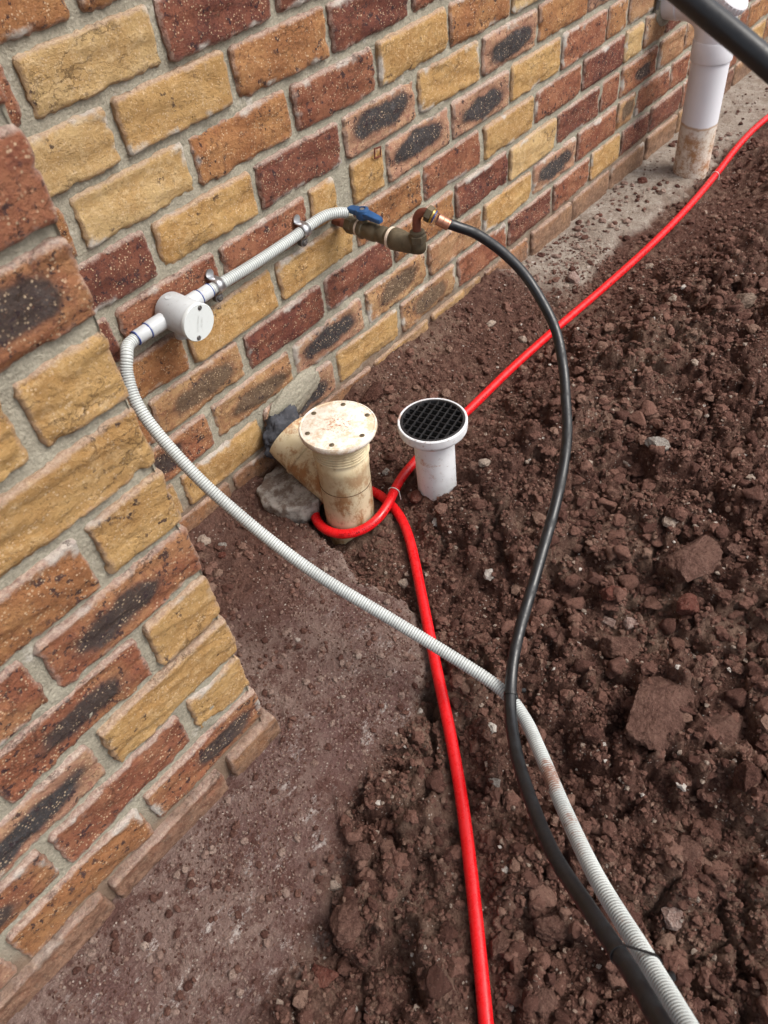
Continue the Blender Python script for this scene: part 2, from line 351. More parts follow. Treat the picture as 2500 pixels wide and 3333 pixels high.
def soil_mat():
    m = NT('soil', .95, .12); p = m.pos()
    n1 = m.noise(p, 4, 5, .65); n2 = m.noise(p, 48, 7, .75); n3 = m.noise(p, 180, 4, .8)
    c = m.mix(m.ramp(n2, .33, .66), SOIL_D, SOIL_M)
    c = m.mix(m.math('MULTIPLY', m.ramp(m.math('ADD', n1, m.math('MULTIPLY', m.math('SUBTRACT', n2, .5), .6)), .46, .68), .8), c, (.235, .155, .115))
    c = m.mix(m.ramp(n3, .45, .3, 0, .6), c, (.035, .017, .013))
    c = m.mix(m.ramp(n3, .55, .75, 0, .6), c, (.30, .19, .145))
    # slab: dusty purple-brown concrete with lime streaks
    s = m.attr('slab')
    sc = m.mix(m.ramp(m.noise(p, 7, 5, .65), .35, .68), (.175, .10, .088), (.28, .195, .165))
    sc = m.mix(m.ramp(m.noise(p, 26, 7, .75), .48, .60, 0, .8), sc, (.115, .052, .042))
    sc = m.mix(m.ramp(n3, .46, .32, 0, .6), sc, (.07, .035, .03))
    sc = m.mix(m.ramp(n3, .54, .72, 0, .65), sc, (.48, .38, .33))
    lime = m.math('MULTIPLY', m.ramp(m.noise(m.vm('MULTIPLY', p, (1., 1.7, 1.)), 15, 8, .78), .555, .64), m.ramp(m.noise(p, 4, 2), .42, .56))
    sc = m.mix(m.math('MULTIPLY', lime, .7), sc, (.68, .62, .58))
    c = m.mix(s, c, sc)
    c = m.mix(m.math('MULTIPLY', m.attr('rim'), m.ramp(n2, .42, .58, 0, .75)), c, (.42, .33, .28))
    # pale grey footing at the right
    fc = m.mix(m.ramp(m.noise(p, 18, 6, .7), .3, .7), (.48, .42, .36), (.30, .24, .195))
    fc = m.mix(m.ramp(m.noise(p, 75, 6, .78), .53, .66, 0, .85), fc, (.15, .09, .07))
    fc = m.mix(m.ramp(m.noise(p, 30, 6, .75), .60, .68, 0, .8), fc, (.64, .59, .54))
    c = m.mix(m.attr('foot'), c, fc)
    # pale grit
    g = m.vor(p, 130); c = m.mix(m.math('MULTIPLY', m.ramp(g, .26, .14), m.ramp(m.noise(p, 45, 2), .52, .60, 0, .8)), c, (.52, .45, .39))
    m.col(c)
    h = m.math('ADD', m.math('MULTIPLY', n3, 1.5), m.math('MULTIPLY', m.noise(p, 110, 5, .75), 2.6))
    m.bump(h, 1., .006)
    return m.m
SOIL = soil_mat()
g = mesh_obj('soil_ground', np.c_[X.ravel(), Y.ravel(), H.ravel()], F, SOIL, None, True, {'slab': ('FLOAT', SLm), 'foot': ('FLOAT', FTm), 'rim': ('FLOAT', np.exp(-(slab_sd(X, Y)+.022*fbm(X*14, Y*14, o=3, s=3)+.008*fbm(X*60, Y*60, o=2, s=4)-.004)**2/.00010)*(Y < -.2)*sst(-.12, .03, X))})
tag(g, 'dug reddish brown soil with a dusty concrete footing beside the brick walls', 'ground', kind='structure')
def gz(x, y):
    return float(ground_fields(np.array([float(x)]), np.array([float(y)]))[0][0])

# ================================================================== BRICK WALLS
CS, PT, G, GZ = .09684, .240, .0060, .0046
def brick_geo(L, Hh, seed, res, depth=.05):
    nx, nz = max(6, int(L/res)), max(6, int(Hh/res))
    s, t = np.meshgrid(np.linspace(-1, 1, nx+1), np.linspace(-1, 1, nz+1))
    # crowd samples to the edges
    s = np.sign(s)*(1-(1-np.abs(s))**1.18); t = np.sign(t)*(1-(1-np.abs(t))**1.18)
    x, z = s*L/2, t*Hh/2; q = seed*7.31
    wob = lambda a, b, k: .0019*fbm(a*45+q, b*0+k+q, o=3, s=k)+.0016*vnoise(a*170+q, b*0+k, s=k+3)
    x = x - np.where(s > 0, 1, -1)*np.abs(s)**12*(.0012+wob(z, x, 1)*np.where(s > 0, 1, 1.3))
    z = z - np.where(t > 0, 1, -1)*np.abs(t)**8*(.0012+np.where(t > 0, wob(x, z, 2), wob(x, z, 9)))
    cor = (np.abs(s)**22)*(np.abs(t)**8)
    x = x*(1-.03*cor*(.1/L)*2); z = z*(1-.05*cor)
    d = np.minimum(L/2*(1-np.abs(s)), Hh/2*(1-np.abs(t)))
    y = .0032*np.clip(1-d/.0036, 0, 1)**2
    chip = sst(.22, .5, fbm(x*40+q, z*40+q, o=3, s=6)); y += .008*chip*np.exp(-d/.0055)
    tb_ = .5+.35*vnoise(x*11+q, x*0+q, s=15); side = 1 if seed % 3 else -1
    y += .0035*sst(tb_, tb_+.12, -t*side)*sst(.15, .4, vnoise(x*7+q, x*0, s=16)+.35)*(.6+.8*(vnoise(x*130+q, z*130, s=17)+.5))
    fl = fbm(x*9+q, z*42+q*.3+x*6, o=4, s=8); y += .0026*sst(.12, .17, fl)-.0010*sst(-.1, -.3, fl)
    y += .0011*fbm(x*110+q, z*110, o=3, s=10)
    y = np.where(d > .005, np.minimum(y, .0036), y)
    y += np.where((np.abs(s) == 1) | (np.abs(t) == 1), .0008+.0016*np.abs(vnoise(x*160+q, z*160, s=19)), 0)
    co = np.stack([x, y, z], -1).reshape(-1, 3); n0 = len(co)
    i = np.arange(n0).reshape(nz+1, nx+1)
    f = np.stack([i[:-1, :-1], i[:-1, 1:], i[1:, 1:], i[1:, :-1]], -1).reshape(-1, 4)
    loop = np.r_[i[0, :-1], i[:-1, -1], i[-1, :0:-1], i[:0:-1, 0]]
    fr = co[loop].copy(); bk = fr.copy(); bk[:, 1] = depth
    m = len(loop); a = n0+np.arange(m); b = np.roll(a, -1); c = n0+m+np.arange(m); e = np.roll(c, -1)
    f = np.vstack([f, np.stack([b, a, c, e], -1)])
    bc = np.stack([s, t, d/.04], -1).reshape(-1, 3); bb = bc[loop].copy(); bb[:, 2] = .03
    return np.vstack([co, fr, bk]), f, np.vstack([bc, bb, bb])
_bseed = [0]
def put_brick(parent, x0, x1, z0, z1, kind, plane=0., res=.0062, face='front', jitter=1., y_extra=0.):
    _bseed[0] += 1; rr = random.Random(_bseed[0]*13+1)
    L, Hh = (x1-x0)-2*G, (z1-z0)-2*GZ
    L -= rr.uniform(-.001, .004)*jitter; Hh -= rr.uniform(-.001, .004)*jitter
    v, f, bc = brick_geo(L, Hh, _bseed[0], res)
    o = mesh_obj('brick', v, f, MB[kind], parent, True, {'bc': ('FLOAT_VECTOR', bc)})
    xm, zm = (x0+x1)/2+rr.uniform(-.0015, .0015)*jitter, (z0+z1)/2+rr.uniform(-.0015, .0015)*jitter
    dy = rr.uniform(-.0015, .003)*jitter+y_extra
    if face == 'front': o.location = (xm, plane+dy, zm); o.rotation_euler = (rr.uniform(-.012, .012), rr.uniform(-.008, .008), rr.uniform(-.008, .008))
    else: o.location = (plane-dy, xm, zm); o.rotation_euler = (0, 0, math.pi/2)
    return o
def mortar_sheet(name, parent, x0, x1, z0, z1, plane, face='front', res=.009, rec=.0098, hole=None):
    a = np.linspace(x0, x1, int((x1-x0)/res)); b = np.linspace(z0, z1, int((z1-z0)/res)); A, B = np.meshgrid(a, b)
    y = rec + .0022*fbm(A*28, B*28, o=4, s=101) - .0062*sst(.35, .62, fbm(A*13, B*13, o=3, s=103)) + .0012*vnoise(A*90, B*90, s=104)
    y = np.maximum(y, .0050)
    if face == 'front': co = np.stack([A, plane+y, B], -1)
    else: co = np.stack([plane-y, A, B], -1)
    i = np.arange(A.size).reshape(A.shape)
    f = np.stack([i[:-1, :-1], i[:-1, 1:], i[1:, 1:], i[1:, :-1]], -1).reshape(-1, 4)
    return mesh_obj(name, co.reshape(-1, 3), f, MORTAR, parent)

back = empty('brick_wall', (0, 0, -.97))
tag(back, 'long recessed brick wall with ochre, red and black flashed bricks behind the pipes', 'wall', 'brick walls of the house')
back.location = (0, 0, 0)
XL, XR = -.24, 3.62
# course: list of (start, end, kind) in brick lengths
spec = {
 -1: [(-1, -.5, 'O'), (-.5, .5, 'O'), (.5, 1.5, 'O'), (1.5, 2.5, 'D')],
 0: [(-1, 0, 'R'), (0, 1, 'P'), (1, 2, 'D'), (2, 3, 'D'), (3, 4, 'R')],
 1: [(-1, -.5, 'Y'), (-.5, .5, 'P'), (.5, 1.5, 'Y'), (1.5, 2.5, 'O'), (2.5, 3.5, 'D'), (3.5, 4.5, 'R'), (4.5, 5.5, 'P')],
 2: [(-1, 0, 'O'), (0, 1, 'P'), (1, 2, 'O'), (2, 3, 'R'), (3, 4, 'Y'), (4, 5, 'O'), (5, 6, 'P')],
 3: [(-1, -.5, 'D'), (-.5, .5, 'D'), (.5, 1.5, 'Y'), (1.5, 2.5, 'D'), (2.5, 3.5, 'K'), (3.5, 4.5, 'Y'), (4.5, 5.5, 'K'), (5.5, 6.5, 'O'), (6.5, 7.5, 'K')],
 4: [(-1, 0, 'D'), (0, 1, 'R'), (1, 2, 'R'), (2, 2.36, 'Y'), (2.52, 3, 'Y'), (3, 4, 'K'), (4, 5, 'K'), (5, 6, 'Y'), (6, 7, 'R'), (7, 7.5, 'O'), (7.5, 8.5, 'T')],
 5: [(-1, -.5, 'D'), (-.5, .5, 'O'), (.5, 1.5, 'Y'), (1.5, 2.5, 'Y'), (2.5, 3.5, 'O'), (3.5, 4.5, 'R'), (4.5, 5.5, 'Y'), (5.5, 6.5, 'R'), (6.5, 7.5, 'D'), (7.5, 8, 'P'), (8, 8.6, 'T')],
 6: [(-1, 0, 'O'), (0, 1, 'B'), (1, 2, 'D'), (2, 3, 'D'), (3, 4, 'O'), (4, 5, 'D'), (5, 6, 'P'), (6, 7, 'D'), (7, 7.5, 'R'), (7.5, 8.5, 'F'), (8.5, 9.3, 'T')],
 7: [(-1, -.5, 'B'), (-.5, .5, 'F'), (.5, 1.5, 'B'), (1.5, 2.5, 'K'), (2.5, 3.5, 'B'), (3.5, 4.5, 'T'), (4.5, 5.5, 'Y'), (5.5, 6.5, 'K'), (6.5, 7.5, 'R'), (7.5, 8, 'B'), (8, 9, 'R'), (9, 9.6, 'R')],
 8: [(-1, 0, 'Y'), (0, 1, 'Y'), (1, 2, 'K'), (2, 3, 'Y'), (3, 4, 'B'), (4, 5, 'R'), (5, 6, 'D'), (6, 6.9, 'R'), (6.9, 7.7, 'Y'), (7.7, 8.5, 'D'), (8.5, 9.5, 'D')],
 9: [(-1, -.5, 'O'), (-.5, .5, 'O'), (.5, 1.5, 'O'), (1.5, 2.5, 'O'), (2.5, 3.5, 'Y'), (3.5, 4.5, 'Y'), (4.5, 5.5, 'O'), (5.5, 6.5, 'T'), (6.5, 7.5, 'T'), (7.5, 8.5, 'T')],
}
rk = random.Random(5)
for c in range(-4, 11):
    lst = list(spec.get(c, [])); off = 0 if c % 2 == 0 else .5
    if not lst: lst = [(-1, -1+(off or 1), 'O')]
    if c == 10: lst = [(-1, 0, 'O')]
    u = lst[-1][1]
    while u < 14.6: lst.append((u, u+1, rk.choice('YORDRTTRDB'))); u += 1
    for a, b, k in lst:
        x0, x1 = a*PT, min(b*PT, XR)
        if x1-x0 < .05: continue
        put_brick(back, x0, x1, -(c+1)*CS, -c*CS, k, 0., .0062 if x0 < 1.5 else .0085)
mortar_sheet('mortar', back, XL, XR, -1.08, 4*CS, 0.)
def upper(parent, x0, x1, z0, n, plane):
    """plain courses far above the picture, joined"""
    v = []; f = []
    for c in range(n):
        u = x0-(.12 if c % 2 else 0)
        while u < x1:
            a, b, lo, hi = max(u, x0)+G, min(u+PT, x1)-G, z0+c*CS+G, z0+(c+1)*CS-G
            if b-a > .03:
                k = len(v); v += [(a, plane, lo), (b, plane, lo), (b, plane, hi), (a, plane, hi), (a, plane+.2, lo), (b, plane+.2, lo), (b, plane+.2, hi), (a, plane+.2, hi)]
                f += [(k, k+1, k+2, k+3), (k+1, k+5, k+6, k+2), (k+4, k, k+3, k+7), (k+3, k+2, k+6, k+7), (k+5, k+4, k, k+1)]
            u += PT
    o = mesh_obj('upper_courses', v, f, MB['T'], parent, False); o['kind'] = 'stuff'
    zt = z0+n*CS
    mesh_obj('upper_mortar', [(x0, plane+.009, z0), (x1, plane+.009, z0), (x1, plane+.009, zt), (x0, plane+.009, zt)], [(0, 1, 2, 3)], MORTAR, parent, False)
upper(back, XL, XR, 4*CS, 18, 0.)

# ------------------------------------------------ projecting corner on the left
LX, LY, LZ = -.237, -.459, -.1106
pier = empty('brick_wall')
tag(pier, 'projecting brick wall corner in the left foreground, nearest to the camera', 'wall', 'brick walls of the house')
lspec = {-3: ['R', 'O'], -2: ['R', 'O', 'Y'], -1: ['F', 'O'], 0: ['Y', 'Y', 'R'], 1: ['Y', 'O'], 2: ['Y', 'O', 'R'], 3: ['F', 'F'], 4: ['Y', 'F', 'R'], 5: ['Y', 'K', 'F'], 6: ['Y', 'R', 'F'], 7: ['F', 'O', 'K'], 8: ['O', 'R', 'R'], 9: ['R', 'R', 'R']}
for k in range(-4, 10):
    z1, z0 = LZ-k*CS, LZ-(k+1)*CS; e = LX+G+(.014 if k >= 8 else 0.); i = 0; L = lspec.get(k, ['O'])
    ye = .0 if k < 8 else -.008
    while e > -1.25:
        w = .1225 if (i == 0 and k % 2 == 0) else PT
        kd = L[i] if i < len(L) else rk.choice('YORFRD')
        put_brick(pier, e-w, e, z0, z1, kd, LY, .0042 if k >= -1 else .006, y_extra=ye)
        e -= w; i += 1
    # return face, at right angles
    y = LY+.018; i = 0
    while y < -.02:
        w = (PT if k % 2 == 0 else .1225)-.018 if i == 0 else PT
        y1 = min(y+w, .0)
        if y1-y > .04: put_brick(pier, y, y1, z0, z1, (L[0] if i == 0 else rk.choice('YORD')), LX, .008, 'side')
        y = y1; i += 1
mortar_sheet('mortar', pier, -1.27, LX-.006, -1.10, LZ+4*CS, LY, 'front')
mortar_sheet('mortar', pier, LY+.006, .0, -1.10, LZ+4*CS, LX, 'side')
upper(pier, -1.27, LX, LZ+4*CS, 17, LY)

# ================================================================== materials of the fittings
PVC_G = simple('pvc_grey', (.46, .485, .50), .38, .45, 0, .08, 25, .45, (.33, .23, .16), .05, 22, .60, .74)
PVC_W = simple('pvc_white', (.70, .70, .74), .35, .45, 0, .05, 18, .12, (.55, .48, .42), .03, 12, .62, .8)
RING_BLUE = simple('solvent_blue', (.02, .05, .22), .35, .5)
STEEL = simple('zinc_steel', (.55, .56, .58), .35, .5, .9, .25, 60)
STEEL_DK = simple('dark_screw', (.16, .15, .14), .45, .5, .7, .3, 90)
BRASS = simple('tarnished_brass', (.155, .125, .08), .5, .45, .55, .4, 28, .5, (.075, .062, .045), .3)
BRASS_B = simple('bright_brass', (.55, .38, .12), .28, .5, .9, .2, 40)
COPPER = simple('aged_copper', (.24, .085, .055), .42, .5, .55, .3, 40, .3, (.12, .06, .04))
COPPER_L = simple('copper_sleeve', (.42, .20, .13), .4, .5, .6, .2, 50)
TAPE = simple('thread_tape', (.72, .60, .48), .7, .2, 0, .25, 80)
BLUE = simple('blue_handle', (.018, .075, .20), .42, .45, 0, .3, 40, .2, (.03, .05, .08))
BLACK = simple('black_hose', (.009, .010, .012), .33, .5, 0, .3, 30, .3, (.035, .032, .03), .12, 40, .6, .75)
RUBBER = simple('black_tie', (.01, .01, .011), .4, .5)
REDM = simple('red_pipe', (.66, .008, .012), .2, .5, 0, .1, 12, .12, (.30, .02, .015), .03, 60, .66, .76)
INK = simple('printed_ink', (.05, .003, .003), .6, .2, bump=0)
WIRE = simple('white_wire', (.62, .60, .58), .5, .4)
TAR = simple('bitumen_wrap', (.05, .052, .062), .75, .35, 0, .5, 30, .6, (.12, .115, .12), .9, 25)
CONC = simple('broken_concrete', (.34, .315, .285), .95, .1, 0, .45, 40, .8, (.13, .09, .07), 1., 40, .45, .62)

def conduit_mat():
    m = NT('conduit_grey', .42, .4); v = m.obj()
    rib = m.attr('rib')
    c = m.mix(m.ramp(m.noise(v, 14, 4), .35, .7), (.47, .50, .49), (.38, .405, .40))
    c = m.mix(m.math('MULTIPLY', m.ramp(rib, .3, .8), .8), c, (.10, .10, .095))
    sc = m.math('MULTIPLY', m.ramp(m.noise(v, 260, 3, .7), .63, .68), m.ramp(m.noise(v, 12, 2), .42, .6))
    c = m.mix(m.math('MULTIPLY', sc, .7), c, (.12, .10, .09))
    mud = m.attr('mud'); mn = m.math('ADD', m.math('MULTIPLY', mud, m.math('ADD', .75, m.math('MULTIPLY', rib, .5))), m.math('MULTIPLY', m.math('SUBTRACT', m.noise(v, 70, 5, .7), .5), 1.3))
    c = m.mix(m.math('MULTIPLY', m.ramp(mn, .45, .75), .85), c, (.20, .085, .05))
    m.col(c); return m.m
CONDUIT = conduit_mat()
def conduit(name, pts, R, pitch=.0046, seg=18, mud=None):
    p, q = catmull(pts, pitch/6)
    ph = (q/pitch) % 1.0
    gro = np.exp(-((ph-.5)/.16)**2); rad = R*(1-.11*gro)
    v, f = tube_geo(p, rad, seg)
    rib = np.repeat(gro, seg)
    mu = np.zeros(len(p))
    for (c0, w, s) in (mud or []): mu = np.maximum(mu, s*np.exp(-(np.linalg.norm(p-np.array(c0), axis=1)/w)**2))
    return mesh_obj(name, v, f, CONDUIT, None, True, {'rib': ('FLOAT', rib), 'mud': ('FLOAT', np.repeat(mu, seg))})

# ================================================================== junction box
BX, BZ = .106, -.442
jb = empty('junction_box', (BX, 0, BZ)); tag(jb, 'round grey plastic junction box with two screws in its lid on the wall', 'junction box')
lathe('body', [(.031, .0), (.0325, .003), (.0325, .072), (.0318, .0735)], PVC_G, (0, -.002, 0), (0, -1, 0), jb, 56)
lid = lathe('lid', [(.0335, 0), (.0335, .004), (.0322, .0062), (.0, .0064)], simple('pvc_lid', (.58, .62, .62), .4, .4, 0, .05, 30, .25, (.45, .36, .28), .04, 30, .62, .74), (0, -.0752, 0), (0, -1, 0), jb, 56)
for sg in (1, -1):
    px, pz = .0098*sg, .0245*sg
    sc = lathe('screw', [(.0042, 0), (.0042, .0012), (.0036, .0018)], STEEL_DK, (px, -.0812, pz), (0, -1, 0), lid, 16)
    a = box('slot', (.0062, .0006, .0011), STEEL, (px, -.0832, pz), lid, (0, .7, 0), 0)
    b = box('slot', (.0011, .0006, .0062), STEEL, (px, -.0836, pz), lid, (0, .7, 0), 0)
lathe('spigot', [(.0148, 0), (.0148, .034), (.0138, .036)], PVC_G, (-.026, -.0195, 0), (-1, 0, -.0), jb, 32)
lathe('spigot', [(.0148, 0), (.0148, .026), (.0138, .028)], PVC_G, (.026, -.0195, 0), (1, 0, 0), jb, 32)
lathe('spigot', [(.0148, 0), (.0142, .022), (.0125, .0225), (.0125, .012)], PVC_G, (0, -.0195, -.026), (0, 0, -1), jb, 32)
lathe('adaptor', [(.0128, 0), (.0128, .030), (.0122, .031)], PVC_G, (-.058, -.0195, 0), (-1, 0, 0), jb, 32)
lathe('adaptor', [(.0128, 0), (.0128, .030), (.0122, .031)], PVC_G, (.050, -.0195, 0), (1, 0, 0), jb, 32)
for xx, ax, rr in ((-.0622, -1, .0139), (-.0885, -1, .0131), (.0545, 1, .0139), (.0795, 1, .0131)):
    lathe('glue_ring', [(rr, 0), (rr+.0003, .0008), (rr, .0018)], RING_BLUE, (xx, -.0195, 0), (ax, 0, 0), jb, 32)
lathe('mould_mark', [(.0058, 0), (.0058, .0004), (.0048, .0004), (.0048, .0001)], PVC_G, (-.004, -.018, .0322), (-.12, 0, 1), jb, 24)
# faint moulded lettering on the lid
def text_mesh(s, size):
    cu = bpy.data.curves.new('t', 'FONT'); cu.body = s; cu.size = size; cu.resolution_u = 2
    ob = bpy.data.objects.new('t', cu); COL.objects.link(ob)
    dg = bpy.context.evaluated_depsgraph_get(); me = bpy.data.meshes.new_from_object(ob.evaluated_get(dg))
    v = np.array([tuple(q.co) for q in me.vertices]); f = [tuple(q.vertices) for q in me.polygons]
    bpy.data.objects.remove(ob); bpy.data.curves.remove(cu); bpy.data.meshes.remove(me); return v, f
LET = simple('moulded_letters', (.52, .54, .53), .5, .3, bump=0)
for i, s in enumerate(('ELECTRICAL', 'AS 2053')):
    v, f = text_mesh(s, .0052); w = v[:, 0].max(); a = math.radians(68)
    xx = (v[:, 0]-w/2); zz = v[:, 1]-.003-.008*i+.004
    o = mesh_obj('lettering', np.c_[xx*math.cos(a)-zz*math.sin(a), np.full(len(v), -.0822), xx*math.sin(a)+zz*math.cos(a)], f, LET, lid, False)

# ================================================================== conduit along the wall, with saddles
cw = conduit('conduit', [(.184, -.0195, -.442), (.22, -.018, -.4445), (.30, -.017, -.4475), (.40, -.017, -.4465), (.455, -.0175, -.443), (.495, -.022, -.4405), (.524, -.030, -.445), (.542, -.036, -.452)], .0108)
tag(cw, 'short grey corrugated conduit clipped along the wall between junction box and tap', 'conduit')
def saddle(x, z, label):
    t = empty('pipe_saddle', (x, 0, z)); tag(t, label, 'pipe clip', 'steel saddles holding the conduit')
    v = []; f = []; w = .0085; n = 18; pr = [(.0, -.029), (.0, -.0125)]
    path = [(.004, .0125)] + [(-.026-.0122*math.cos(a-math.pi/2)*1.0, .0122*math.sin(math.pi/2-(a-math.pi/2)) if False else .0122*math.cos(a)) for a in np.linspace(0, math.pi, n)] + [(.001, -.0125), (-.0005, -.030)]
    path = [(.001, .0125), (-.014, .0125)] + [(-.0172-.0125*math.sin(a), .0125*math.cos(a)) for a in np.linspace(.1, math.pi-.1, n)] + [(-.016, -.0125), (-.014, -.0135), (-.0135, -.020)]
    for yy, zz in path:
        for xx in (-w, w): v.append((xx, yy, zz))
    for i in range(len(path)-1): f.append((2*i, 2*i+1, 2*i+3, 2*i+2))
    o = mesh_obj('band', v, f, STEEL, t, True); md = o.modifiers.new('thick', 'SOLIDIFY'); md.thickness = .0014
    lathe('lug', [(.0088, 0), (.0088, .0016)], STEEL, (0, -.0125, -.026), (0, -1, 0), t, 24)
    box('spacer', (.014, .012, .016), STEEL_DK, (0, -.006, -.025), t)
    lathe('lug', [(.0088, 0), (.0088, .0016)], STEEL, (0, -.003, .020), (0, -1, 0), t, 24)
    s = lathe('screw', [(.0056, 0), (.0056, .002), (.0045, .0032)], STEEL_DK, (0, -.0142, -.027), (0, -1, 0), t, 18)
    lathe('recess', [(.0022, 0), (.0022, .0007)], STEEL, (0, -.0172, -.027), (0, -1, 0), s, 12)
    return t
saddle(.207, -.4440, 'shiny steel saddle clip next to the round junction box')
saddle(.437, -.4450, 'shiny steel saddle clip nearest the blue tap handle')

# ================================================================== long conduit and black hose, cable tied
CONP = [(.0135, -.0195, -.442), (-.006, -.026, -.442), (-.022, -.041, -.447), (-.039, -.052, -.470), (-.056, -.080, -.508), (-.061, -.123, -.554), (-.058, -.194, -.620), (-.047, -.262, -.678), (-.035, -.330, -.727), (-.020, -.417, -.772), (.004, -.545, -.818), (.022, -.676, -.855), (.025, -.752, -.871), (.003, -.807, -.868), (-.044, -.863, -.838), (-.124, -.948, -.780), (-.200, -1.03, -.709), (-.262, -1.108, -.638), (-.317, -1.167, -.560), (-.356, -1.205, -.502), (-.40, -1.26, -.43)]
lc = conduit('conduit', CONP, .0108, mud=[((-.085, -.905, -.81), .045, .9), ((-.15, -.975, -.755), .10, .55), ((-.26, -1.108, -.638), .2, .42), ((-.045, -.27, -.68), .03, .45)])
tag(lc, 'long pale grey corrugated conduit hanging from the junction box across the soil', 'conduit')
HOSE = [(.560, -.262, -.4225), (.580, -.284, -.437), (.606, -.310, -.458), (.634, -.352, -.500), (.646, -.402, -.550), (.625, -.472, -.612), (.582, -.520, -.655), (.530, -.560, -.688), (.456, -.608, -.720), (.351, -.653, -.752), (.214, -.697, -.790), (.090, -.736, -.828), (.018, -.772, -.8515), (-.039, -.813, -.848), (-.105, -.872, -.813), (-.195, -.966, -.733), (-.253, -1.043, -.655), (-.294, -1.101, -.598), (-.337, -1.150, -.534), (-.372, -1.192, -.476), (-.42, -1.25, -.40)]
hp, hq = catmull(HOSE, .005)
v, f = tube_geo(hp, .0097, 24)
bh = empty('water_hose', (.560, -.262, -.4225)); tag(bh, 'black plastic water hose curving from the brass tap down over the soil', 'hose')
def par(o, p):
    o.parent = p; o.matrix_parent_inverse = Matrix.Translation(-Vector(p.location)); return o
par(mesh_obj('hose', v, f, BLACK), bh)
hd = Vector(HOSE[1])-Vector(HOSE[0])
par(lathe('sleeve', [(.0108, 0), (.0108, .010), (.0114, .0105), (.0108, .011), (.0108, .020), (.0114, .0205), (.0108, .021), (.0108, .024)], COPPER_L, (.5565, -.2545, -.4175), (.42, -.72, -.5), None, 28), bh)
def tie(name, a, b, ra, rb, d, label, headdir):
    """strap round two round things of radius ra, rb centred a, b; d along them"""
    a, b, d = Vector(a), Vector(b), Vector(d).normalized(); e = (b-a); e -= d*e.dot(d); L = e.length; e.normalize(); n = d.cross(e)
    pts = []
    for q in np.linspace(math.pi/2, 3*math.pi/2, 14): pts.append(a+e*(ra*math.cos(q))+n*(ra*math.sin(q)))
    for q in np.linspace(-math.pi/2, math.pi/2, 14): pts.append(a+e*L+e*(rb*math.cos(q))+n*(rb*math.sin(q)))
    t = empty(name, a); tag(t, label, 'cable tie', 'black cable ties on the hose')
    vv = []; ff = []; m = len(pts); w = .0022
    ctr = (a+a+e*L)/2
    for p_ in pts:
        o = (p_-ctr).normalized()
        for du, dv in ((-w, 0), (w, 0), (w, .0013), (-w, .0013)): vv.append(tuple(p_-a+d*du+o*dv))
    for i in range(m):
        j = (i+1) % m
        for k in range(4): ff.append((4*i+k, 4*i+(k+1) % 4, 4*j+(k+1) % 4, 4*j+k))
    mesh_obj('strap', vv, ff, RUBBER, t, False)
    hd = a+Vector(headdir)
    q = d.to_track_quat('Z', 'Y').to_euler()
    h = box('head', (.0065, .0085, .0055), RUBBER, hd-a, t, q, .0008)
    return t
i1 = np.argmin(np.linalg.norm(hp-np.array((.018, -.772, -.8515)), axis=1))
cp, _ = catmull(CONP, .004)
ha = hp[i1]; ca = cp[np.argmin(np.linalg.norm(cp-ha, axis=1))]
tie('cable_tie', ha, ca, .0100, .0115, hp[i1+2]-hp[i1-2], 'black cable tie where the hose first crosses the grey conduit', (.021, -.012, -.006))
i2 = np.argmin(np.linalg.norm(hp-np.array((-.288, -1.094, -.607)), axis=1))
ha = hp[i2]; ca = cp[np.argmin(np.linalg.norm(cp-ha, axis=1))]
dv2 = Vector(ca)-Vector(ha)
tie('cable_tie', ha, ca, .0100, .0115, hp[i2+2]-hp[i2-2], 'black cable tie round hose and conduit near the bottom of the picture', tuple(dv2*1.62))
bh2p, _ = catmull([(.30, -.25, .42), (.22, -.45, .30), (.165, -.62, .205), (.135, -.76, .14), (.124, -.843, .101), (.120, -.912, .066), (.122, -.99, .02), (.135, -1.1, -.06), (.16, -1.24, -.20), (.20, -1.38, -.42), (.24, -1.47, -.66), (.28, -1.53, -.93)], .006)
v, f = tube_geo(bh2p, .0096, 28)
o = mesh_obj('water_hose', v, f, BLACK); tag(o, 'blurred black hose passing close to the lens in the top right corner', 'hose')

# ================================================================== isolating valve
VX, VZ = .551, -.482
vl = empty('ball_valve', (VX, 0, VZ)); tag(vl, 'tarnished brass ball valve with blue lever sticking out of the wall', 'valve')
lathe('tail_pipe', [(.0095, 0), (.0095, .034)], COPPER, (0, .02, 0), (0, -1, 0), vl, 20)
lathe('nut', [(.014, .0), (.0172, .002), (.0172, .017), (.0155, .0185)], BRASS, (0, -.026, 0), (0, -1, 0), vl, hexa=True)
lathe('collar', [(.0145, 0), (.0158, .003), (.0158, .012)], BRASS, (0, -.043, 0), (0, -1, 0), vl, 28)
lathe('thread_tape', [(.0160, 0), (.0168, .001), (.0168, .0045), (.0155, .0055)], TAPE, (0, -.055, 0), (0, -1, 0), vl, 28)
lathe('body', [(.0165, 0), (.0185, .004), (.0185, .012), (.0165, .014), (.0165, .022), (.0180, .025), (.0180, .042), (.0160, .045), (.0160, .052), (.0172, .054), (.0172, .068), (.0162, .070), (.0176, .073), (.0176, .079)], BRASS, (0, -.0605, 0), (0, -1, 0), vl, 30)
lathe('hex_shoulder', [(.0188, 0), (.0196, .001), (.0196, .010), (.0188, .011)], BRASS, (0, -.0625, 0), (0, -1, 0), vl, hexa=True)
lathe('thread_tape', [(.0195, 0), (.0212, .001), (.0212, .006), (.0195, .007)], TAPE, (0, -.1395, 0), (0, -1, 0), vl, 30)
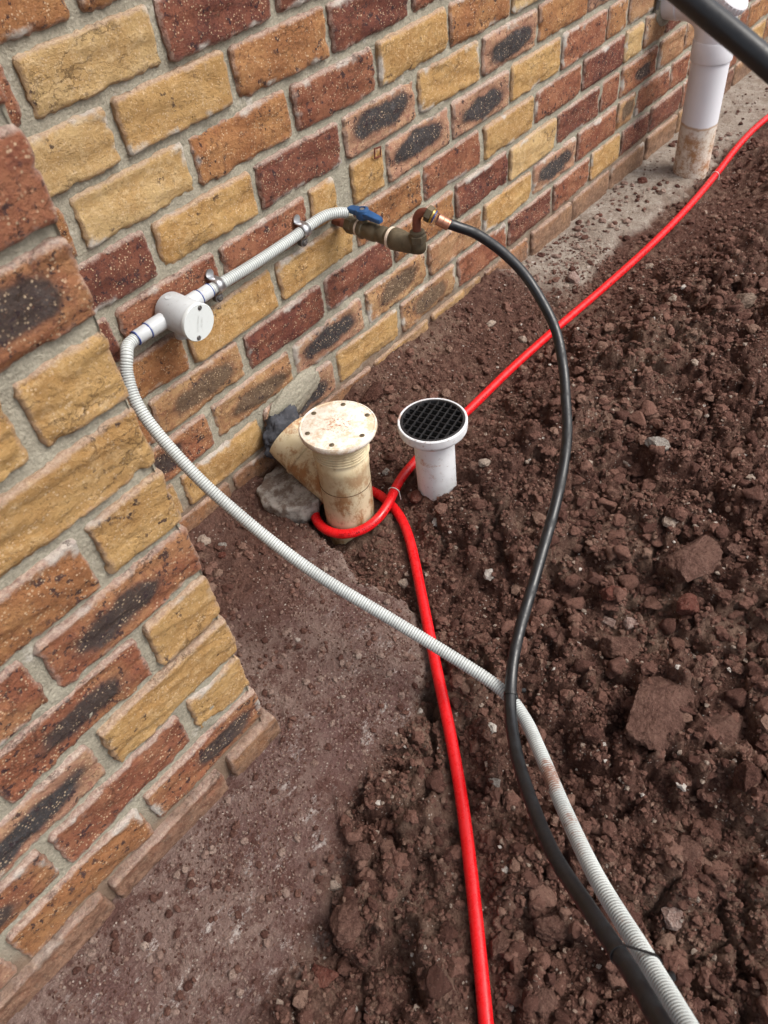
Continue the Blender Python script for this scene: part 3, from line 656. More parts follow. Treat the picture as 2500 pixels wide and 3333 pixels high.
lathe('body', [(.0205, 0), (.0218, .002), (.0218, .014), (.0208, .016), (.0208, .022), (.0196, .024), (.0188, .040), (.0176, .043), (.0170, .056), (.0135, .0585), (.010, .0587)], BRASS, (0, -.1465, 0), (0, -1, 0), vl, 30)
lathe('elbow', [(.0125, -.013), (.0152, -.009), (.0158, 0), (.0150, .010)], BRASS, (0, -.2085, .002), (0, 0, 1), vl, 26)
lathe('nut', [(.0150, 0), (.0178, .0015), (.0178, .0135), (.0158, .0155)], BRASS, (0, -.2085, .010), (0, 0, 1), vl, hexa=True)
lathe('collar', [(.0148, 0), (.0148, .005), (.0118, .0072), (.0090, .0074)], BRASS, (0, -.2085, .0255), (0, 0, 1), vl, 26)
tube('copper_bend', [(0, -.2085, .026), (0, -.2085, .042), (.0005, -.2095, .056), (.0015, -.2150, .0665), (.003, -.2240, .0715), (.0045, -.2330, .0715), (.006, -.242, .0685)], .0083, COPPER, vl, 20, .003)
lathe('nut', [(.0115, 0), (.0152, .0015), (.0152, .0115), (.0135, .013)], BRASS, (.0035, -.2300, .0730), (.2, -.88, -.40), vl, hexa=True)
lathe('bright_ring', [(.0128, 0), (.0138, .0008), (.0138, .0035), (.0128, .0045)], BRASS_B, (.0060, -.2412, .0680), (.25, -.85, -.44), vl, 28)
lathe('blue_ring', [(.0122, 0), (.0122, .002)], RING_BLUE, (.0070, -.2450, .0662), (.3, -.82, -.46), vl, 28)
lathe('stem', [(.0085, 0), (.0085, .016)], BRASS, (0, -.072, .012), (0, 0, 1), vl, 20)
hn = lathe('handle', [(.0118, 0), (.0136, .003), (.0136, .016), (.0125, .019), (.0075, .0205), (.0075, .018), (.0, .0178)], BLUE, (0, -.072, .024), (0, 0, 1), vl, 32)
lathe('handle_screw', [(.0045, 0), (.0045, .002)], STEEL, (0, -.072, .0415), (0, 0, 1), hn, 14)
def wing(y0, y1, w0, w1, z0, z1, th):
    bm = bmesh.new(); n = 8; rings = []
    for i in range(n+1):
        t = i/n; y = y0+(y1-y0)*t; w = w0+(w1-w0)*t; z = z0+(z1-z0)*t**1.5
        if i == n: w *= .7
        rings.append([bm.verts.new((sx*w, y, z+sz*th*(1-.25*t))) for sx, sz in ((-1, -1), (1, -1), (1, 1), (-1, 1))])
    for a, b in zip(rings[:-1], rings[1:]):
        for k in range(4): bm.faces.new((a[k], a[(k+1) % 4], b[(k+1) % 4], b[k]))
    bm.faces.new(rings[0][::-1]); bm.faces.new(rings[-1]); bmesh.ops.bevel(bm, geom=bm.edges[:], offset=.001, segments=2, affect='EDGES')
    me = bpy.data.meshes.new('lever'); bm.to_mesh(me); bm.free(); me.materials.append(BLUE)
    o = bpy.data.objects.new('lever', me); COL.objects.link(o); o.parent = vl; return o
wing(-.080, -.120, .0105, .0075, .034, .029, .0055); wing(-.064, -.036, .0105, .0085, .036, .036, .0055)

rs = empty('rust_ring', (.69, -.004, -.395))
for i, (dx, dz, sx, sz) in enumerate(((0, .009, .022, .0035), (0, -.009, .022, .0035), (.0095, 0, .0035, .0150), (-.0095, 0, .0035, .0150))):
    box('edge', (sx, .003, sz), COPPER, (dx, 0, dz), rs, None, .0008)
rs.rotation_euler = (0, .15, 0); tag(rs, 'small square rusty fixing set in the mortar above the tap', 'fixing')

# ================================================================== capped inspection pipe
CREAM = NT('cream_pvc', .5, .4); v_ = CREAM.obj()
c_ = CREAM.mix(CREAM.ramp(CREAM.noise(v_, 12, 4), .35, .7), (.62, .54, .37), (.55, .46, .29))
zz_ = CREAM.n('ShaderNodeSeparateXYZ', {'Vector': v_}).outputs['Z']
st_ = CREAM.noise(CREAM.vm('MULTIPLY', v_, (1, 1, .6)), 20, 8, .75)
c_ = CREAM.mix(CREAM.math('MULTIPLY', CREAM.ramp(st_, .46, .60), CREAM.ramp(zz_, .24, .08, .25, .95)), c_, (.30, .145, .055))
c_ = CREAM.mix(CREAM.math('MULTIPLY', CREAM.ramp(CREAM.noise(v_, 60, 6, .75), .55, .68), .55), c_, (.17, .10, .055))
CREAM.col(c_); CREAM.bump(CREAM.noise(v_, 90, 4), .15, .001); CREAM = CREAM.m
CAPM = NT('stained_cap', .5, .35); v_ = CAPM.obj()
c_ = CAPM.mix(CAPM.ramp(CAPM.noise(v_, 30, 6, .7), .4, .65), (.74, .70, .63), (.62, .55, .46))
c_ = CAPM.mix(CAPM.math('MULTIPLY', CAPM.ramp(CAPM.noise(v_, 26, 8, .78), .47, .60), .75), c_, (.46, .32, .18))
rr_ = CAPM.n('ShaderNodeVectorMath', {0: CAPM.vm('MULTIPLY', v_, (1, 1, 0))}, operation='LENGTH').outputs['Value']
c_ = CAPM.mix(CAPM.math('MULTIPLY', CAPM.ramp(rr_, .05, .01), CAPM.ramp(CAPM.noise(v_, 160, 5, .75), .50, .62)), c_, (.34, .12, .05))
c_ = CAPM.mix(CAPM.math('MULTIPLY', CAPM.ramp(CAPM.noise(v_, 120, 5, .8), .60, .70), .6), c_, (.20, .17, .14))
CAPM.col(c_); CAPM.bump(CAPM.noise(v_, 60, 4), .12, .001); CAPM = CAPM.m
tb = empty('inspection_pipe', (TOBY[0], TOBY[1], -.985)); tag(tb, 'stained cream inspection pipe with a round screwed cap standing in the soil', 'drain pipe')
tb.rotation_euler = (.015, .035, .3)
hT = .258
lathe('pipe', [(.0535, -.06), (.0535, .165), (.0548, .17), (.0548, .19), (.0535, .192), (.0535, .25)], CREAM, (0, 0, 0), (0, 0, 1), tb, 56)
for i in range(6):
    lathe('thread_rib', [(.0540, 0), (.0580, .0012), (.0580, .0028), (.0540, .004)], CREAM, (0, 0, .203+i*.0066), (0, 0, 1), tb, 56)
lathe('coupling_line', [(.0541, 0), (.0545, .0008), (.0541, .0016)], simple('dirt_line', (.10, .06, .035), .9, .1), (0, 0, .120), (0, 0, 1), tb, 56)
cap = lathe('cap', [(.058, -.012), (.066, -.010), (.0765, -.002), (.0778, .002), (.0778, .0085), (.0762, .0112), (.0735, .0118), (.0725, .0108), (.0715, .0114), (.0, .0116)], CAPM, (0, 0, hT), (0, 0, 1), tb, 72)
for i in range(6):
    a = math.radians(60*i+14)
    s = lathe('screw', [(.0052, 0), (.0052, .0008), (.0042, .0012)], simple('bronze_screw', (.20, .16, .10), .45, .5, .6) if i == 0 else bpy.data.materials['bronze_screw'], (.0625*math.cos(a), .0625*math.sin(a), hT+.0114), (0, 0, 1), cap, 16)
    box('slot', (.0055, .0012, .0008), STEEL_DK, (.0625*math.cos(a), .0625*math.sin(a), hT+.0128), cap, (0, 0, a), 0)
br = par(lathe('branch', [(.0555, 0), (.0555, .052), (.0585, .055), (.0585, .062), (.0555, .065), (.0535, .165), (.045, .19)], CREAM, (.268, -.035, -.843), (-.02, -.89, -.46), None, 48), tb)
br.matrix_parent_inverse = Matrix.LocRotScale(tb.location, tb.rotation_euler, None).inverted()
ck = par(lathe('black_mark', [(.001, -.0025), (.001, .0025)], INK, (0, 0, 0), (0, 0, 1), None, 6), tb); bpy.data.objects.remove(ck)
# bitumen wrap where the branch enters the wall
def lump(name, centre, size, seed, mat, sub=4, amp=.25, freq=3., flat=0, parent=None, chis=0.):
    bm = bmesh.new(); bmesh.ops.create_icosphere(bm, subdivisions=sub, radius=1)
    co = np.array([tuple(q.co) for q in bm.verts]); q = seed*3.7
    if chis:      # planar facets, like split clods
        rg = random.Random(seed)
        for _ in range(16):
            nrm = np.array(Vector((rg.gauss(0, 1), rg.gauss(0, 1), rg.gauss(0, 1))).normalized()); lim = rg.uniform(.45, .82)
            dd = co @ nrm; co = co - np.outer(np.maximum(0, dd-lim)*chis, nrm)
    n = fbm(co[:, 0]*freq*.5+q, co[:, 1]*freq*.5+q, co[:, 2]*freq*.5, o=5, s=seed % 50)
    n2 = fbm(co[:, 0]*freq*3+q, co[:, 1]*freq*3+q, co[:, 2]*freq*3, o=3, s=seed % 41)
    n3 = fbm(co[:, 0]*freq*9+q, co[:, 1]*freq*9+q, co[:, 2]*freq*9, o=3, s=seed % 37)
    co = co*(1+amp*n+amp*.45*n2+amp*.25*n3)[:, None]*np.array(size)
    for w_, c in zip(bm.verts, co): w_.co = c
    me = bpy.data.meshes.new(name); bm.to_mesh(me); bm.free(); me.materials.append(mat)
    me.polygons.foreach_set('use_smooth', [True]*len(me.polygons))
    o = bpy.data.objects.new(name, me); COL.objects.link(o); o.location = centre
    if parent: par(o, parent)
    return o
w_ = lump('bitumen_wrap', (.262, -.020, -.842), (.070, .042, .072), 11, TAR, 5, .32, 5., chis=.9)
tag(w_, 'lumpy dark bitumen collar where the cream branch pipe enters the wall', 'sealant')
w_ = lump('mortar_patch', (.335, .002, -.800), (.085, .016, .042), 12, MORTAR, 5, .2, 4.); w_.rotation_euler = (0, -.2, 0)
tag(w_, 'rough cement patch on the wall above the dark collar', 'cement patch')
# broken slab of concrete beside the pipe
def slab_chunk(name, poly, z0, z1, seed, mat):
    n = len(poly); P = np.array(poly); c = P.mean(0); v = []; f = []; rings = 7; per = []
    for i in range(n):
        for t in np.linspace(0, 1, 9, endpoint=False): per.append(P[i]*(1-t)+P[(i+1) % n]*t)
    per = np.array(per); m = len(per)
    def ring(sc, z): return np.c_[c+(per-c)*sc, np.full(m, z)]
    L = [ring(.001, z1), ring(.3, z1), ring(.55, z1), ring(.75, z1), ring(.9, z1), ring(.97, z1-.003), ring(1.0, z1-.010), ring(1.0, (z0+z1)/2), ring(.97, z0), ring(.5, z0)]
    co = np.vstack(L)
    nn = fbm(co[:, 0]*30, co[:, 1]*30, co[:, 2]*30+seed, o=4, s=seed); n2 = fbm(co[:, 0]*80, co[:, 1]*80, co[:, 2]*80, o=3, s=seed+1)
    dirv = np.c_[co[:, :2]-c, co[:, 2]*0]; dl = np.linalg.norm(dirv, axis=1)[:, None]+1e-6
    k = np.clip((dl-.02)/.04, 0, 1)
    co = co+dirv/dl*k*(.012*nn+.006*n2)[:, None]; co[:, 2] += .005*nn+.003*n2
    for i in range(len(L)-1):
        for j in range(m): f.append((i*m+j, i*m+(j+1) % m, (i+1)*m+(j+1) % m, (i+1)*m+j))
    f = [q[::-1] for q in f]
    return mesh_obj(name, co, f, mat)
o = slab_chunk('concrete_chunk', [(.295, -.01), (.232, -.148), (.205, -.168), (.165, -.150), (.135, -.115), (.130, -.07), (.150, -.03), (.19, -.01)], -.965, -.917, 3, CONC)
tag(o, 'broken grey concrete slab lying under the cream branch pipe', 'concrete')

# ================================================================== drain with black grate
gd = empty('floor_drain', (.405, -.335, -.98)); tag(gd, 'white drain riser topped by a round black grate', 'drain')
gd.rotation_euler = (-.012, .012, .18)
WPAINT = simple('scuffed_white_pvc', (.66, .67, .69), .45, .4, 0, .1, 30, .7, (.36, .16, .08), .08, 16, .58, .66)
lathe('riser', [(.0425, -.05), (.0425, .185), (.040, .186)], WPAINT, (0, 0, 0), (0, 0, 1), gd, 48)
zt = .205
lathe('rim', [(.0445, -.022), (.058, -.020), (.0705, -.006), (.0715, -.002), (.0715, .0135), (.0700, .0150), (.0670, .0150), (.0662, .0135), (.0662, .004), (.044, -.006), (.043, -.05), (.0425, -.06)], WPAINT, (0, 0, zt), (0, 0, 1), gd, 64)
GR = simple('black_grate', (.022, .022, .024), .32, .5, 0, .3, 40, .35, (.10, .085, .075), .1, 50, .6, .75)
grt = lathe('grate', [(.0658, -.004), (.0658, .0148), (.0640, .0154), (.0618, .0154), (.0612, .0145), (.0612, -.004)], GR, (0, 0, zt), (0, 0, 1), gd, 64)
bpy.data.meshes
lathe('grate_shade_disc', [(.0625, 0), (.0625, .006)], simple('shade_black', (.003, .003, .003), .9, .05), (0, 0, zt-.0015), (0, 0, 1), gd, 40)  # black disc close under the bars, painted shade of the hollow riser
R_ = .0615; nb = 8; sp_ = 2*R_/nb
for i in range(1, nb):
    q = -R_+i*sp_; l = math.sqrt(R_*R_-q*q)
    box('grate_bar', (2*l, .0021, .0062), GR, (0, q, zt+.0112), grt, None, .0006)
    box('grate_bar', (.0021, 2*l, .0058), GR, (q, 0, zt+.0110), grt, None, .0006)

# ================================================================== white downpipe
DX, DY = 2.05, -.158
dp = empty('downpipe', (DX, DY, -1.0)); tag(dp, 'white plastic waste pipe bending out of the wall into the soil', 'downpipe')
STAIN = NT('white_pvc_stained', .42, .4); v_ = STAIN.obj(); z_ = STAIN.n('ShaderNodeSeparateXYZ', {'Vector': v_}).outputs['Z']
zz = STAIN.math('ADD', z_, STAIN.math('MULTIPLY', STAIN.math('SUBTRACT', STAIN.noise(v_, 9, 4), .5), .05))
c_ = STAIN.mix(STAIN.noise(v_, 20, 4), (.70, .70, .74), (.65, .65, .69))
low = STAIN.ramp(zz, .205, .199)
lc_ = STAIN.mix(STAIN.ramp(STAIN.noise(v_, 26, 8, .78), .42, .62), (.66, .60, .52), (.36, .20, .10))
lc_ = STAIN.mix(STAIN.math('MULTIPLY', STAIN.ramp(STAIN.noise(v_, 80, 6, .8), .5, .62), STAIN.ramp(zz, .2, .03, .15, .85)), lc_, (.25, .12, .055))
lc_ = STAIN.mix(STAIN.ramp(zz, .15, .225, 0, .5), lc_, (.60, .59, .58))
c_ = STAIN.mix(low, c_, lc_)
c_ = STAIN.mix(STAIN.math('MULTIPLY', STAIN.ramp(STAIN.math('ABSOLUTE', STAIN.math('SUBTRACT', zz, .202)), .006, .001), .8), c_, (.40, .26, .15))
STAIN.col(c_); STAIN = STAIN.m
lathe('pipe', [(.0555, -.08), (.0555, .40)], STAIN, (0, 0, 0), (0, 0, 1), dp, 56)
lathe('socket', [(.0560, 0), (.0600, .0012), (.0606, .003), (.0606, .052), (.0590, .056)], PVC_W, (0, 0, .385), (0, 0, 1), dp, 56)
tube('bend', [(0, 0, .42), (0, 0, .45), (0, .008, .485), (0, .030, .515), (0, .065, .532), (0, .10, .537), (0, .17, .538)], .0585, PVC_W, dp, 48, .006)
lathe('socket', [(.0585, 0), (.0618, .002), (.0618, .050), (.0595, .052)], PVC_W, (0, .165, .538), (0, -1, 0), dp, 56)
lathe('access_branch', [(.05, 0), (.0545, .02), (.0545, .085)], PVC_W, (0, .035, .485), (0, -.62, .78), dp, 48)
cp_ = lathe('screw_cap', [(.0560, 0), (.0605, .002), (.0605, .022), (.0570, .0255), (.050, .026), (.048, .0235), (.0, .0235)], PVC_W, (0, -.0115, .5435), (0, -.62, .78), dp, 56)
for i in range(28):
    a = 2*math.pi*i/28; M = basis((0, -.62, .78)); p0 = M @ np.array([.0607*math.cos(a), .0607*math.sin(a), .003]); p1 = M @ np.array([.0607*math.cos(a), .0607*math.sin(a), .021])
    tube('grip_rib', [tuple(p0+np.array((0, -.0115, .5435))), tuple(p1+np.array((0, -.0115, .5435)))], .0014, PVC_W, cp_, 6)
M = basis((0, -.62, .78)); b0 = np.array((0, -.0115, .5435))
tube('cap_bar', [tuple(b0+M @ np.array((-.036, 0, .0265))), tuple(b0+M @ np.array((.036, 0, .0265)))], .0042, PVC_W, cp_, 10)
lathe('mould_mark', [(.0075, 0), (.0075, .0008), (.0062, .0008), (.0062, .0002)], PVC_W, (-.0400, -.0425, .445), (-.68, -.72, .15), dp, 24)
o = lathe('cement_ring', [(.083, 0), (.079, .006), (.062, .010)], MORTAR, (DX, .006, -.462), (0, -1, 0), None, 40); tag(o, 'ring of cement round the white pipe on the wall', 'cement patch')
# dark wall bracket beside it
wb = empty('wall_bracket', (1.972, 0, -.452)); tag(wb, 'dark metal bracket fixed to the wall left of the white pipe', 'bracket')
box('plate', (.022, .004, .055), STEEL_DK, (0, -.002, 0), wb); lathe('bolt', [(.008, 0), (.008, .012), (.006, .02)], STEEL_DK, (.002, -.004, .008), (0, -1, 0), wb, 16)
lathe('washer', [(.0125, 0), (.0125, .003)], STEEL, (.002, -.004, .008), (0, -1, 0), wb, 20)

# ================================================================== red pipe with printed lettering
v, f = tube_geo(redp, .0104, 22)
rp = empty('water_pipe', tuple(redp[0])); tag(rp, 'bright red plastic water pipe along the trench, looped round the cream inspection pipe', 'pipe')
par(mesh_obj('pipe', v, f, REDM), rp)
rt, rn, rb = frames(redp)
camv = np.array((-.5565, -1.1175, .3022))
def print_on(s, start, size, flip, off):
    tv, tf = text_mesh(s, size); out = []
    for x, y, _ in tv:
        q = start+(x if not flip else -x); i = min(int(q/.004), len(redp)-2); fr = q/.004-i
        c = redp[i]*(1-fr)+redp[i+1]*fr; t = rt[i]*(1-fr)+rt[i+1]*fr
        up = np.array((0, 0, 1.)); sd = np.cross(t, up); sd /= np.linalg.norm(sd); up = np.cross(sd, t)
        if flip: sd = -sd
        ang = off+((y-size*.35)/.0104)*1.0
        dirn = -sd*math.cos(ang)*(-1)+up*math.sin(ang)
        out.append(c+dirn*.01062)
    o = mesh_obj('lettering', out, tf, INK, None, False); par(o, rp)
def arc_at(pt): return redq[np.argmin(np.linalg.norm(redp-np.array(pt), axis=1))]
a0 = arc_at((.178, -.25, -.957))
print_on('20071011164  TEKMA  REPLUMB 16', a0+.005, .0085, True, .62)
print_on('20071011164  TEKMA  REPLUMB 16   50 C  1.0 MPA  THIS SIDE OF PIPE UP', arc_at((.43, -.252, -.94))-.02, .0085, True, .62)
print_on('20071011164  TEKMA  REPLUMB 16  WATERMARK  20071011164', arc_at((1.28, -.259, -.95))-.02, .0085, True, .62)
def staple(pt, label):
    i = np.argmin(np.linalg.norm(redp-np.array(pt), axis=1)); c = redp[i]; t = rt[i]; sd = np.cross(t, (0, 0, 1.)); sd /= np.linalg.norm(sd); up = np.cross(sd, t)
    pts = [c+sd*.0135-up*.022]+[c+sd*.0125*math.cos(a)+up*.0125*math.sin(a) for a in np.linspace(0, math.pi, 12)]+[c-sd*.0135-up*.022]
    v, f = tube_geo(catmull(pts, .002)[0], .0012, 8); o = mesh_obj('wire_staple', v-c, f, WIRE); o.location = c
    tag(o, label, 'wire clip', 'white wire clips on the red pipe')
staple((.328, -.272, -.931), 'white wire clip where the red pipe crosses itself'); staple((2.04, -.246, -.947), 'white wire clip on the red pipe beside the white waste pipe')

# ================================================================== clods and stones
def clod_mat(name, a, b, speck=.5, pale=(.5, .42, .36)):
    m = NT(name, .95, .12); v = m.obj()
    n3 = m.noise(v, 190, 4, .8); n2 = m.noise(v, 45, 7, .78)
    c = m.mix(m.ramp(n2, .34, .66), a, b)
    c = m.mix(m.ramp(n3, .46, .32, 0, .65), c, tuple(q*.4 for q in a))
    c = m.mix(m.ramp(n3, .55, .74, 0, speck), c, pale)
    m.col(c); m.bump(m.math('ADD', n3, m.math('MULTIPLY', n2, 3.)), 1., .008)
    return m.m
CL = {'d': clod_mat('clod_dark', (.08, .037, .029), (.15, .072, .054), .6, (.26, .16, .12)), 'm': clod_mat('clod_brown', (.115, .058, .045), (.215, .12, .092), .6, (.33, .22, .17)),
      'r': clod_mat('clod_red', (.15, .05, .038), (.22, .095, .07), .6, (.42, .30, .25)), 'g': clod_mat('stone_grey', (.30, .26, .23), (.46, .42, .38), .6, (.56, .52, .48)),
      'p': clod_mat('stone_pink', (.33, .21, .175), (.44, .33, .29), .7, (.68, .62, .57)), 'w': clod_mat('stone_white', (.55, .51, .46), (.70, .66, .61), .3), 't': clod_mat('clod_dusty', (.22, .15, .115), (.33, .245, .19), .6, (.42, .34, .28))}
clods = [  # x, y, across, height, kind, label
 (.692, -.692, .055, .030, 'g', 'pale grey stone on the brown slope right of the black hose'),
 (1.311, -.619, .075, .040, 't', 'dusty tan clod high on the right edge of the picture'),
 (1.25, -.585, .045, .026, 'm', 'small brown clod beside the dusty tan clod at the right edge'),
 (.432, -.881, .150, .036, 'm', 'wide flat pinkish brown clod in the middle of the right side'),
 (.283, -.812, .043, .022, 'p', 'pale pinkish stone, left one of a touching pair'),
 (.289, -.850, .040, .020, 'p', 'pale pinkish stone, right one of a touching pair'),
 (.316, -.795, .052, .026, 'r', 'brick red clod just above the pale pinkish pair'),
 (.238, -.862, .085, .030, 'm', 'rounded brown clod just below the pale pinkish pair'),
 (.154, -.965, .150, .046, 'm', 'largest smooth brown clod of soil at the right of the cable tie'),
 (.392, -1.037, .056, .035, 'm', 'angular brown clod cut by the right edge at mid height'),
 (.06, -.90, .048, .026, 'd', 'dark brown clod between the conduit and the largest clod'),
 (-.459, -.763, .056, .034, 'r', 'reddish angular clod standing alone left of the red pipe at the bottom'),
 (-.395, -.765, .068, .026, 'm', 'long brown clod just above the lone reddish clod'),
 (-.324, -.742, .044, .026, 'd', 'dark crumbly clod on the edge of the footing left of the red pipe'),
 (-.300, -.712, .036, .022, 'm', 'small brown clod topmost on the edge of the footing'),
 (-.016, -1.094, .110, .050, 'm', 'tall rough clod right of the lower conduit'),
 (-.209, -.998, .068, .030, 'm', 'rounded clod between the red pipe and the black hose near the bottom'),
 (-.276, -.945, .048, .026, 'm', 'brown clod touching the right side of the red pipe near the bottom'),
 (-.300, -1.030, .060, .028, 'm', 'broad clod at the bottom edge between red pipe and hose'),
 (-.312, -.880, .042, .026, 'd', 'dark clod touching the left side of the red pipe near the bottom'),
 (-.102, -1.118, .040, .026, 'p', 'pinkish clod right of the lower cable tie'),
 (-.09, -.816, .026, .013, 'g', 'pale flat stone right of the red pipe below the cable tie'),
 (-.028, -.99, .017, .011, 'w', 'small white pebble right of the mud stained conduit'),
 (.384, -.201, .024, .018, 'g', 'small grey stone between the capped pipe and the grate'),
 (.352, -.318, .046, .034, 'r', 'reddish clod against the foot of the grated drain'),
 (.545, -.045, .080, .045, 'd', 'dark clod at the wall foot behind the round cap'),
 (.006, -.070, .024, .020, 'g', 'grey pebble on the footing under the hanging conduit'),
 (-.012, -.090, .022, .018, 'r', 'red crumb touching the grey pebble under the hanging conduit'),
 (.357, -.917, .060, .028, 'r', 'narrow reddish clod below the wide flat clod'),
 (.175, -1.06, .120, .044, 'm', 'big cracked clod right of the largest clod'),
 (.415, -.674, .016, .011, 'w', 'white pebble on bare soil right of the black hose'),
 (.12, -1.12, .056, .034, 'd', 'dark clod at the right edge below the cracked clod'),
 (.152, -.772, .036, .018, 't', 'tan stone lying by the right side of the black hose'),
 (.513, -.927, .056, .032, 'm', 'brown clod near the right edge above the angular clod'),
 (1.278, -.165, .050, .022, 'p', 'pale lump on the edge of the grey footing'),
 (1.64, -.052, .024, .012, 'r', 'dark red crumb on the grey footing, left of a pair'),
 (1.70, -.085, .024, .012, 'r', 'dark red crumb on the grey footing, right of a pair'),
 (1.90, -.06, .040, .020, 'r', 'dark red lump on the grey footing beside the waste pipe'),
]
for i, (x, y, w, h, k, lab) in enumerate(clods):
    rg = random.Random(i+40)
    o = lump('stone' if k in 'gpw' else 'soil_clod', (x, y, gz(x, y)+h*.22), (w*.52, w*.52*rg.uniform(.62, .9), h*.62), 60+i*3, CL[k], 6 if w > .08 else 5, .20 if w < .1 else .16, 3.2, chis=1.)
    o.rotation_euler = (rg.uniform(-.25, .25), rg.uniform(-.25, .25), rg.uniform(0, 6.28))
    if w > .1: o.rotation_euler = (rg.uniform(-.1, .1), rg.uniform(-.1, .1), rg.uniform(-.5, .5))
    tag(o, lab, 'stone' if k in 'gpw' else 'clod', 'loose stones and clods on the ground')

# uncountable crumbs, joined
def crumbs(name, n, smin, smax, sub, mats, seed, region, label, power=2.5, fine=False):
    rg = np.random.default_rng(seed)
    bm = bmesh.new(); bmesh.ops.create_icosphere(bm, subdivisions=sub, radius=1); bm.verts.ensure_lookup_table()
    base = np.array([tuple(q.co) for q in bm.verts]); bf = np.array([[q.index for q in f.verts] for f in bm.faces]); bm.free()
    x0, x1, y0, y1 = region; x = rg.uniform(x0, x1, n*4); y = rg.uniform(y0, y1, n*4)
    h, sl, ft, ro = ground_fields(x, y); d, _ = red_d(x, y)
    dens = np.where(sl > .5, .55, np.where(ft > .5, .3, .42+.58*ro)) * (.35+.65*sst(-.25, .3, fbm(x*9, y*9, o=3, s=seed)))
    keep = (rg.random(n*4) < dens) & (d > .017) & ~((x < LX+.01) & (y > LY-.012)) & (np.hypot(x-.405, y+.335) > .05) & (np.hypot(x-TOBY[0], y-TOBY[1]) > .058)
    x, y, h, sl, ft = x[keep][:n], y[keep][:n], h[keep][:n], sl[keep][:n], ft[keep][:n]; n = len(x)
    s = smin+(smax-smin)*rg.random(n)**power; s = np.where(sl > .5, np.minimum(s, smin+(smax-smin)*.22), s)
    nv = len(base)
    shp = base[None]*(1+.30*rg.standard_normal((n, nv, 1)).clip(-1.3, 1.3)*(1 if sub == 1 else .6))
    shp = shp*np.stack([np.ones(n), rg.uniform(.6, 1, n), rg.uniform(.5, .85, n)], -1)[:, None, :]*s[:, None, None]
    a = rg.uniform(0, 2*np.pi, n); ca, sa = np.cos(a), np.sin(a)
    vx = shp[..., 0]*ca[:, None]-shp[..., 1]*sa[:, None]+x[:, None]; vy = shp[..., 0]*sa[:, None]+shp[..., 1]*ca[:, None]+y[:, None]
    vz = shp[..., 2]+(h+s*.22)[:, None]
    co = np.stack([vx, vy, vz], -1).reshape(-1, 3)
    fc = (bf[None]+(np.arange(n)*nv)[:, None, None]).reshape(-1, bf.shape[1])
    o = mesh_obj(name, co, fc, mats[0], None, False, {'tint': ('FLOAT', np.repeat(rg.random(n), nv)), 'slab': ('FLOAT', np.repeat(np.maximum(sl, ft*.9), nv))})
    tag(o, label, 'soil', kind='stuff'); return o
def crumb_mat():
    m = NT('soil_crumb', .95, .12); v = m.pos(); t = m.attr('tint')
    c = m.mix(m.ramp(t, 0, .6), (.085, .040, .031), (.17, .088, .067)); c = m.mix(m.ramp(t, .7, .95), c, (.215, .135, .102))
    c = m.mix(m.ramp(t, .965, .975), c, (.34, .27, .22)); c = m.mix(m.ramp(t, .990, .995), c, (.55, .50, .45))
    c = m.mix(m.math('MULTIPLY', m.attr('slab'), m.ramp(t, .35, .75, .0, .6)), c, (.34, .26, .22))
    c = m.mix(m.ramp(m.noise(v, 190, 4, .8), .48, .36, 0, .65), c, (.045, .022, .017)); c = m.mix(m.ramp(m.noise(v, 230, 3, .8), .58, .72, 0, .5), c, (.34, .23, .18))
    m.col(c); m.bump(m.noise(v, 200, 5, .8), 1., .006); return m.m
CR = crumb_mat()
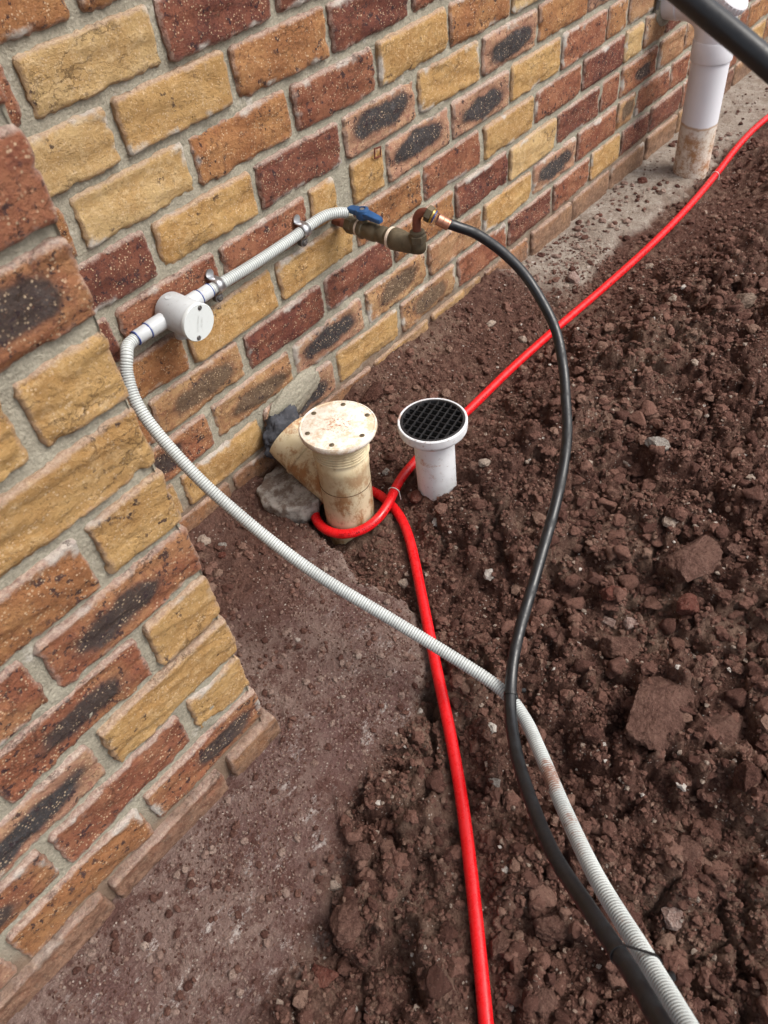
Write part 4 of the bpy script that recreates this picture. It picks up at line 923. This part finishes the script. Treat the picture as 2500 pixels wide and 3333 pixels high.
def rough_lumps(name, n, smin, smax, seed, region, label):
    rg = np.random.default_rng(seed); bm = bmesh.new(); bmesh.ops.create_icosphere(bm, subdivisions=3, radius=1)
    base = np.array([tuple(q.co) for q in bm.verts]); bf = np.array([[q.index for q in f.verts] for f in bm.faces]); bm.free(); nv = len(base)
    x0, x1, y0, y1 = region; x = rg.uniform(x0, x1, n*8); y = rg.uniform(y0, y1, n*8); h, sl, ft, ro = ground_fields(x, y); d, _ = red_d(x, y); sd = slab_sd(x, y)
    pat = sst(-.15, .35, fbm(x*4, y*4, o=2, s=seed))
    keep = (rg.random(n*8) < ro*pat*(.25+.75*sst(-.55, -.95, y-.25*x))) & (d > .03) & (sd < -.02) & (y < -.3) & (np.hypot(x-.405, y+.335) > .08)
    x, y, h = x[keep][:n], y[keep][:n], h[keep][:n]; n = len(x); s = smin+(smax-smin)*rg.random(n)**2.2
    B = np.repeat(base[None], n, 0)
    for _ in range(10):
        nr = rg.standard_normal((n, 3)); nr /= np.linalg.norm(nr, axis=1)[:, None]; lim = rg.uniform(.38, .78, n)
        dd = np.einsum('nvk,nk->nv', B, nr); B = B-np.maximum(0, dd-lim[:, None])[..., None]*nr[:, None, :]
    of = np.arange(n)[:, None]*9.7
    r = 1+.30*fbm(B[..., 0]*1.6+of, B[..., 1]*1.6, B[..., 2]*1.6, o=3, s=seed)+.22*fbm(B[..., 0]*6+of, B[..., 1]*6, B[..., 2]*6, o=2, s=seed+1)
    B = B*r[..., None]*np.stack([np.ones(n), rg.uniform(.6, 1, n), rg.uniform(.5, .8, n)], -1)[:, None, :]*s[:, None, None]
    a = rg.uniform(0, 6.283, n); ca, sa = np.cos(a)[:, None], np.sin(a)[:, None]
    co = np.stack([B[..., 0]*ca-B[..., 1]*sa+x[:, None], B[..., 0]*sa+B[..., 1]*ca+y[:, None], B[..., 2]+(h+s*.18)[:, None]], -1).reshape(-1, 3)
    fc = (bf[None]+(np.arange(n)*nv)[:, None, None]).reshape(-1, 3)
    o = mesh_obj(name, co, fc, CR, None, True, {'tint': ('FLOAT', np.repeat(rg.random(n)*.9, nv)), 'slab': ('FLOAT', np.zeros(n*nv))}); tag(o, label, 'soil', kind='stuff')
rough_lumps('soil_lumps', 900, .008, .027, 21, (-.6, 1.6, -1.36, -.3), 'broken lumps of turned soil heaped on the right side')
crumbs('soil_crumbs', 60000, .0016, .0055, 1, [CR], 3, (-.72, 1.5, -1.35, -.004), 'fine soil crumbs and grit scattered over the ground', 1.8)
crumbs('soil_lumps', 5200, .0045, .0150, 2, [CR], 8, (-.72, 2.4, -1.38, -.012), 'small loose lumps of brown soil covering the ground', 2.6)
crumbs('soil_crumbs', 5000, .003, .009, 1, [CR], 12, (1.4, 3.4, -1.3, -.01), 'fine soil crumbs at the far end of the trench', 2.)
